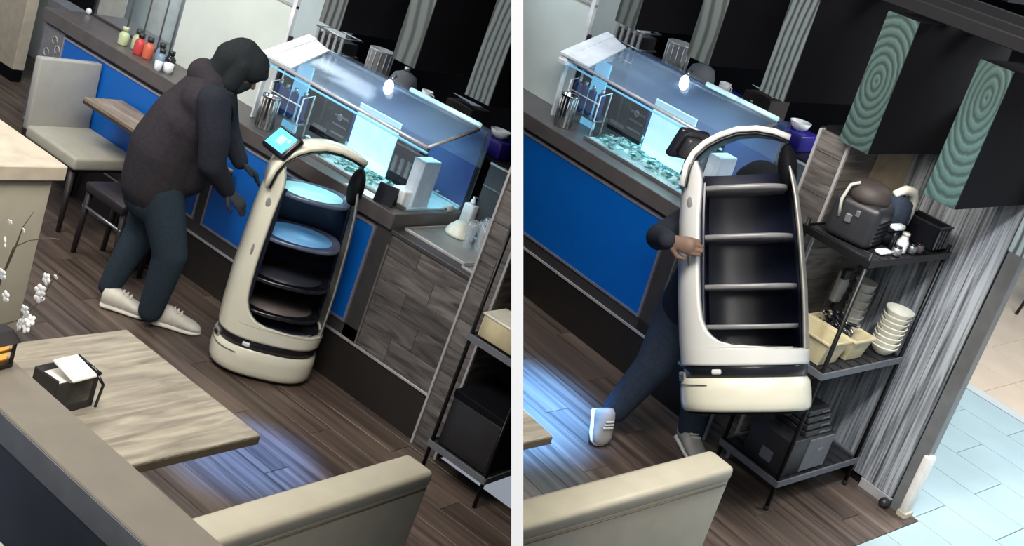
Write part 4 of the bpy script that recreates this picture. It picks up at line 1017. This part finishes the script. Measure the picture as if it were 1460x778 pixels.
# ------------------------------------------------------------------ people
def blob(name, caps, m, parent, vox=.012, smooth=6, label=None):
    """tapered limbs (p0,r0,p1,r1 and optional sideways flattening) merged into one continuous skin"""
    mb = MB()
    for cpt in caps:
        p0, r0, p1, r1 = Vector(cpt[0]), cpt[1], Vector(cpt[2]), cpt[3]
        n = 7; L = (p1 - p0).length
        sq = cpt[4] if len(cpt) > 4 else None
        if L < 1e-6: mb.ball(p0, r0, 8); continue
        ax = (p1 - p0).normalized(); pts = []; rs = []
        for i in range(1, 5): a = PI / 2 * i / 5; pts.append(p0 - ax * r0 * math.cos(a)); rs.append(r0 * math.sin(a))
        for i in range(n + 1): pts.append(p0.lerp(p1, i / n)); rs.append(r0 + (r1 - r0) * i / n)
        for i in range(4, 0, -1): a = PI / 2 * i / 5; pts.append(p1 + ax * r1 * math.cos(a)); rs.append(r1 * math.sin(a))
        b0 = len(mb.v); mb.tube(pts, rs, 16)
        if sq:
            d, f = Vector(sq[0]).normalized(), sq[1]
            for i in range(b0, len(mb.v)):
                v = Vector(mb.v[i]); ctr = p0 + ax * (v - p0).dot(ax); q = v - ctr; mb.v[i] = tuple(ctr + q + d * q.dot(d) * (f - 1))
    me = mb.mesh(name, m); o = bpy.data.objects.new(name, me); COL.objects.link(o)
    md = o.modifiers.new('r', 'REMESH'); md.mode = 'VOXEL'; md.voxel_size = vox; md.use_smooth_shade = True
    ms = o.modifiers.new('s', 'SMOOTH'); ms.iterations = smooth; ms.factor = .5
    dg = bpy.context.evaluated_depsgraph_get(); dg.update(); me2 = bpy.data.meshes.new_from_object(o.evaluated_get(dg)); me2.name = name
    bpy.data.objects.remove(o); o = link(name, me2, parent)
    if not me2.materials: me2.materials.append(MATS[m])
    if label: o['label'] = label
    return o
def hand_caps(wrist, d, up, s=1.0, curl=.35):
    """palm and five separate fingers; d towards fingertips, up = back of the hand"""
    d = Vector(d).normalized(); up = Vector(up); up = (up - d * up.dot(d)).normalized(); sd = d.cross(up)
    w = Vector(wrist); caps = []
    palm = w + d * .085 * s
    caps.append((w, .026 * s, palm, .036 * s, (up, .5)))
    for i, (off, ln) in enumerate(((.030, .070), (.011, .080), (-.009, .075), (-.028, .058))):
        b = w + d * .075 * s + sd * off * s; k1 = b + (d * .95 - up * .15) * ln * .5 * s
        tip = k1 + (d * math.cos(curl * 1.6) - up * math.sin(curl * 1.6)) * ln * .55 * s
        caps.append((b, .0095 * s, k1, .009 * s)); caps.append((k1, .009 * s, tip, .007 * s))
    b = w + d * .025 * s + sd * .028 * s; k1 = b + (d * .6 + sd * .6 - up * .25) * .05 * s; tip = k1 + (d * .9 - up * .2) * .035 * s
    caps.append((b, .012 * s, k1, .011 * s)); caps.append((k1, .010 * s, tip, .008 * s))
    return caps
def shoe(parent, heel, toe, m, pitch=0):
    h, t_ = Vector(heel), Vector(toe); d = (t_ - h); L = d.length; d.normalize(); s_ = Vector((0, 0, 1)).cross(d).normalized(); u = d.cross(s_) * 1.28; s_ = s_ * 1.15
    M = Matrix(((d.x, s_.x, u.x, h.x), (d.y, s_.y, u.y, h.y), (d.z, s_.z, u.z, h.z), (0, 0, 0, 1)))
    def loft(rows, zf):
        vs = []; fs = []; n = 14
        for (x, w_, z0, z1) in rows:
            for k in range(n):
                a = 2 * PI * k / n; cy = math.cos(a); cz = math.sin(a)
                vs.append((x * L, w_ * cy, (z0 + z1) / 2 + (z1 - z0) / 2 * math.copysign(abs(cz) ** .8, cz)))
        for i in range(len(rows) - 1):
            for k in range(n): k2 = (k + 1) % n; fs.append((i * n + k, i * n + k2, (i + 1) * n + k2, (i + 1) * n + k))
        fs.append(tuple(reversed(range(n)))); fs.append(tuple((len(rows) - 1) * n + k for k in range(n)))
        return MB().add(vs, fs, True, M)
    o = part('shoe', loft([(0, .02, .02, .07), (.03, .034, .014, .095), (.15, .040, .012, .10), (.32, .040, .012, .095), (.48, .042, .012, .078), (.65, .047, .012, .062), (.82, .046, .012, .050), (.95, .032, .012, .038), (1.0, .012, .014, .026)], 1), m, parent)
    part('sole', loft([(0, .022, 0, .024), (.04, .038, 0, .026), (.3, .040, 0, .024), (.65, .050, 0, .022), (.85, .048, 0, .022), (.98, .03, 0, .022), (1.02, .012, .004, .02)], 1), 'shoe_sole', o)
    part('laces', MB().box(.36 * L, .40 * L, -.02, .02, .086, .092, .001, M=M).box(.44 * L, .48 * L, -.022, .022, .079, .085, .001, M=M).box(.52 * L, .56 * L, -.024, .024, .072, .078, .001, M=M), 'paper', o)
def head(parent, c, fwd, up, hood='hood_cloth', dark=True):
    c = Vector(c); f = Vector(fwd).normalized(); u = Vector(up); u = (u - f * u.dot(f)).normalized(); s_ = u.cross(f)
    def P(a, b, d): return c + f * a + s_ * b + u * d
    hd = blob('head', [(P(.0, 0, .03), .088, P(.015, 0, .0), .082), (P(.03, 0, -.03), .066, P(.045, 0, -.085), .042), (P(-.04, 0, .02), .082, P(0, 0, .03), .088),
        (P(.092, 0, .012), .012, P(.115, 0, -.022), .015), (P(.08, .03, .02), .014, P(.08, -.03, .02), .014), (P(.085, .016, -.052), .010, P(.085, -.016, -.052), .010), (P(.083, .015, -.066), .011, P(.083, -.015, -.066), .011),
        (P(-.005, .085, .01), .016, P(-.005, .085, -.025), .012), (P(-.005, -.085, .01), .016, P(-.005, -.085, -.025), .012), (P(-.03, 0, -.06), .055, P(-.05, 0, -.15), .06)], 'skin', parent, .007, 3)
    for sg in (1, -1): part('eye', MB().ball(P(.084, .03 * sg, .002), (.011, .011, .008), 6), 'eye_white', hd)
    blob('hood', [(P(-.02, 0, .04), .108, P(.03, 0, .05), .094), (P(-.045, 0, .0), .10, P(-.04, 0, -.08), .078), (P(-.05, 0, -.08), .075, P(-.04, 0, -.14), .085), (P(.01, .075, .03), .045, P(.03, .065, -.08), .045), (P(.01, -.075, .03), .045, P(.03, -.065, -.08), .045), (P(.06, .05, .09), .022, P(.06, -.05, .09), .022),
        (P(.05, .0, .075), .05, P(.115, 0, .060), .024), (P(.09, .035, .055), .022, P(.09, -.035, .055), .022)], hood, parent, .010, 5, 'dark hood pulled over the head')
    blob('face_shade_cover', [(P(.055, .03, -.07), .046, P(.055, -.03, -.07), .046), (P(.068, 0, -.035), .046, P(.05, 0, -.09), .044)], hood, parent, .008, 3)  # dark cover added where the hood's shade hides the face

def person_left():
    t = thing('person', 'person in dark hooded vest and jeans leaning towards the upright robot', 'person', 'A', (-1.5, -.62, 0))
    O = Vector((-1.5, -.62, 0)); r = Vector((.68, .74, 0)); n = Vector((.74, -.68, 0))   # picture right, towards the viewer
    def Q(a, b, z): return r * a + n * b + Vector((0, 0, z))
    # joints (a along the picture, b towards the viewer)
    pel = Q(-.10, 0, .80); wst = Q(-.07, 0, 1.0); ch = Q(.0, 0, 1.22); nk = Q(.07, 0, 1.35); hd_ = Q(.115, 0, 1.475)
    shN, shF = Q(.06, .19, 1.30), Q(.06, -.19, 1.33)
    hipN, hipF = Q(-.075, .085, .76), Q(-.10, -.10, .78)
    kN, kF = Q(.055, .12, .44), Q(-.12, -.09, .44)
    aN, aF = Q(.035, .10, .10), Q(-.20, -.06, .11)
    elN, elF = Q(.13, .25, 1.01), Q(.16, -.24, 1.08)
    wrN, wrF = Q(.235, .16, .875), Q(.27, -.12, .955)
    body = blob('body', [(pel, .13, wst, .12), (wst, .12, ch, .13), (ch, .13, nk, .06), (nk, .055, hd_, .06), (shN, .06, elN, .045), (elN, .042, wrN, .028), (shF, .06, elF, .045), (elF, .042, wrF, .028), (hipN, .085, kN, .055), (kN, .052, aN, .035), (hipF, .085, kF, .055), (kF, .052, aF, .035)], 'skin', t, .014, 3)
    blob('sleeves', [(shN, .088, Q(.11, .24, 1.14), .078), (Q(.11, .24, 1.14), .078, elN, .070), (elN, .070, wrN, .045), (shF, .085, elF, .068), (elF, .066, wrF, .045)], 'sleeve_cloth', t, .012, 5)
    blob('vest', [(Q(-.11, 0, .76), .175, Q(-.10, 0, .95), .185, (n, 1.18)), (Q(-.10, 0, .95), .185, Q(-.04, 0, 1.12), .18, (n, 1.15)), (Q(-.04, 0, 1.12), .175, Q(.02, 0, 1.25), .155, (n, 1.25)), (Q(.0, .12, 1.27), .105, Q(.0, -.12, 1.30), .10), (Q(.02, 0, 1.27), .13, Q(.06, 0, 1.345), .085), (Q(.03, .02, .86), .12, Q(.05, .02, 1.05), .12)], 'vest_cloth', t, .014, 6, 'dark puffed sleeveless vest')
    blob('jeans', [(Q(-.11, 0, .80), .165, Q(-.10, 0, .70), .16, (n, 1.12)), (hipN, .118, kN, .090), (kN, .090, aN, .066), (hipF, .12, kF, .085), (kF, .085, aF, .060)], 'jeans', t, .012, 5)
    head(t, hd_ + Q(0.02, 0, -.01), Q(.86, .12, -.50), Q(.45, 0, .9))
    blob('collar', [(Q(-.02, 0, 1.375), .085, Q(.03, .05, 1.345), .075), (Q(.03, .06, 1.345), .06, Q(.10, .06, 1.33), .05), (Q(.03, -.06, 1.35), .06, Q(.10, -.05, 1.34), .05)], 'vest_cloth', t, .010, 5)
    ring = []
    for i in range(25):
        an = 2 * PI * i / 24; ring.append(Q(.075 + .098 * math.cos(an) * .9, .175 + .03 * math.sin(an), 1.235 + .112 * math.sin(an)))
    part('armhole_trim', MB().tube(ring, .009, 6), 'black', t)
    blob('glove', hand_caps(wrN, Q(.80, .0, -.5), Q(.4, .5, .6), 1.05), 'glove', t, .0055, 2)
    blob('glove', hand_caps(wrF, Q(.85, .1, -.4), Q(.4, -.3, .8), 1.05), 'glove', t, .0055, 2)
    shoe(t, Vector((-1.672, -.765, 0)) - O, Vector((-1.475, -.585, 0)) - O, 'shoe_white')
    shoe(t, Vector((-1.44, -.60, 0)) - O, Vector((-1.26, -.415, 0)) - O, 'shoe_white')
person_left()

def person_right():
    t = thing('person', 'person in dark clothes behind the lifted robot, gripping it', 'person', 'B', (-.10, -.40, 0))
    O = Vector((-.10, -.40, 0)); r = Vector((.617, .787, 0)); n = Vector((.787, -.617, 0))
    def Q(a, b, z): return r * a + n * b + Vector((0, 0, z))
    pel = Q(.05, -.10, .78); ch = Q(.13, -.13, 1.10); nk = Q(.15, -.13, 1.25); hd_ = Q(.17, -.13, 1.36)
    hipN, hipF = Q(.0, -.04, .76), Q(.12, -.14, .76); kN, kF = Q(-.07, .04, .45), Q(.20, -.08, .42); aN, aF = Q(-.175, .02, .15), Q(.25, -.06, .09)
    shL, shR = Q(-.04, -.11, 1.20), Q(.29, -.14, 1.22); elL, elR = Q(-.30, .27, 1.17), Q(.31, -.09, .98); wrL, wrR = Q(-.315, .50, 1.25), Q(.30, -.02, .80)
    blob('body', [(pel, .12, ch, .13), (ch, .13, nk, .06), (nk, .055, hd_, .06), (shL, .06, elL, .045), (elL, .042, wrL, .028), (shR, .06, elR, .045), (elR, .042, wrR, .028), (hipN, .085, kN, .055), (kN, .052, aN, .035), (hipF, .085, kF, .055), (kF, .052, aF, .035)], 'skin', t, .014, 3)
    blob('jacket', [(Q(.05, 0, .78), .155, ch, .155, (r, 1.15)), (shL, .095, shR, .095), (ch, .15, nk, .09), (shL, .085, elL, .060), (elL, .058, wrL, .042), (shR, .085, elR, .07), (elR, .068, wrR, .048)], 'sleeve_cloth', t, .013, 5)
    blob('trousers', [(pel, .15, Q(.06, 0, .70), .15), (hipN, .125, kN, .092), (kN, .09, aN, .068), (hipF, .12, kF, .088), (kF, .086, aF, .07)], 'navy_cloth', t, .012, 5)
    head(t, hd_, Q(.3, .7, -.35), Q(.1, .1, 1))
    blob('hand', hand_caps(wrL, Q(.80, .38, .12), Q(-.1, 1, .3), 1.0, .35), 'skin', t, .0055, 2)
    blob('hand', hand_caps(wrR, Q(-.4, .5, -.5), Q(.9, .3, .2), 1.0, .5), 'skin', t, .0055, 2)
    # rear foot pushes off on its toe, front foot flat
    shoe(t, aN + Q(-.10, .03, -.00), aN + Q(-.055, .12, -.149) , 'shoe_grey')
    shoe(t, Q(.22, -.10, 0), Q(.29, .13, 0), 'shoe_grey')
person_right()

# ------------------------------------------------------------------ each room ends at the partition
def trim_to_partition():
    bpy.context.view_layer.update()
    roots = {}
    for o in list(bpy.data.objects):
        if o.type != 'MESH': continue
        r_ = o
        while r_.parent is not None: r_ = r_.parent
        if r_.name == 'added_divider': continue
        S = ROOM[r_.name]
        mw = o.matrix_world; sgn = 1 if S == 'A' else -1
        ds = [sgn * (mw @ Vector(c) - CAM).dot(VN) for c in o.bound_box]
        lim = -THICK / 2 - .0005
        if max(ds) < lim: continue
        if min(ds) >= lim:
            bpy.data.objects.remove(o); continue
        me = o.data.copy(); bm = bmesh.new(); bm.from_mesh(me)
        inv = mw.inverted(); co = inv @ (CAM + VN * sgn * lim); no = (mw.to_3x3().transposed() @ (VN * sgn)).normalized()
        res = bmesh.ops.bisect_plane(bm, geom=bm.verts[:] + bm.edges[:] + bm.faces[:], plane_co=co, plane_no=no, clear_outer=True)
        ed = [g for g in res['geom_cut'] if isinstance(g, bmesh.types.BMEdge)]
        try: bmesh.ops.holes_fill(bm, edges=ed, sides=0)
        except Exception: pass
        if len(bm.faces) == 0: bm.free(); bpy.data.objects.remove(o); continue
        bm.to_mesh(me); bm.free(); o.data = me
    # drop things that lost every part
    for o in list(bpy.data.objects):
        if o.type == 'EMPTY' and not o.children: bpy.data.objects.remove(o)
trim_to_partition()
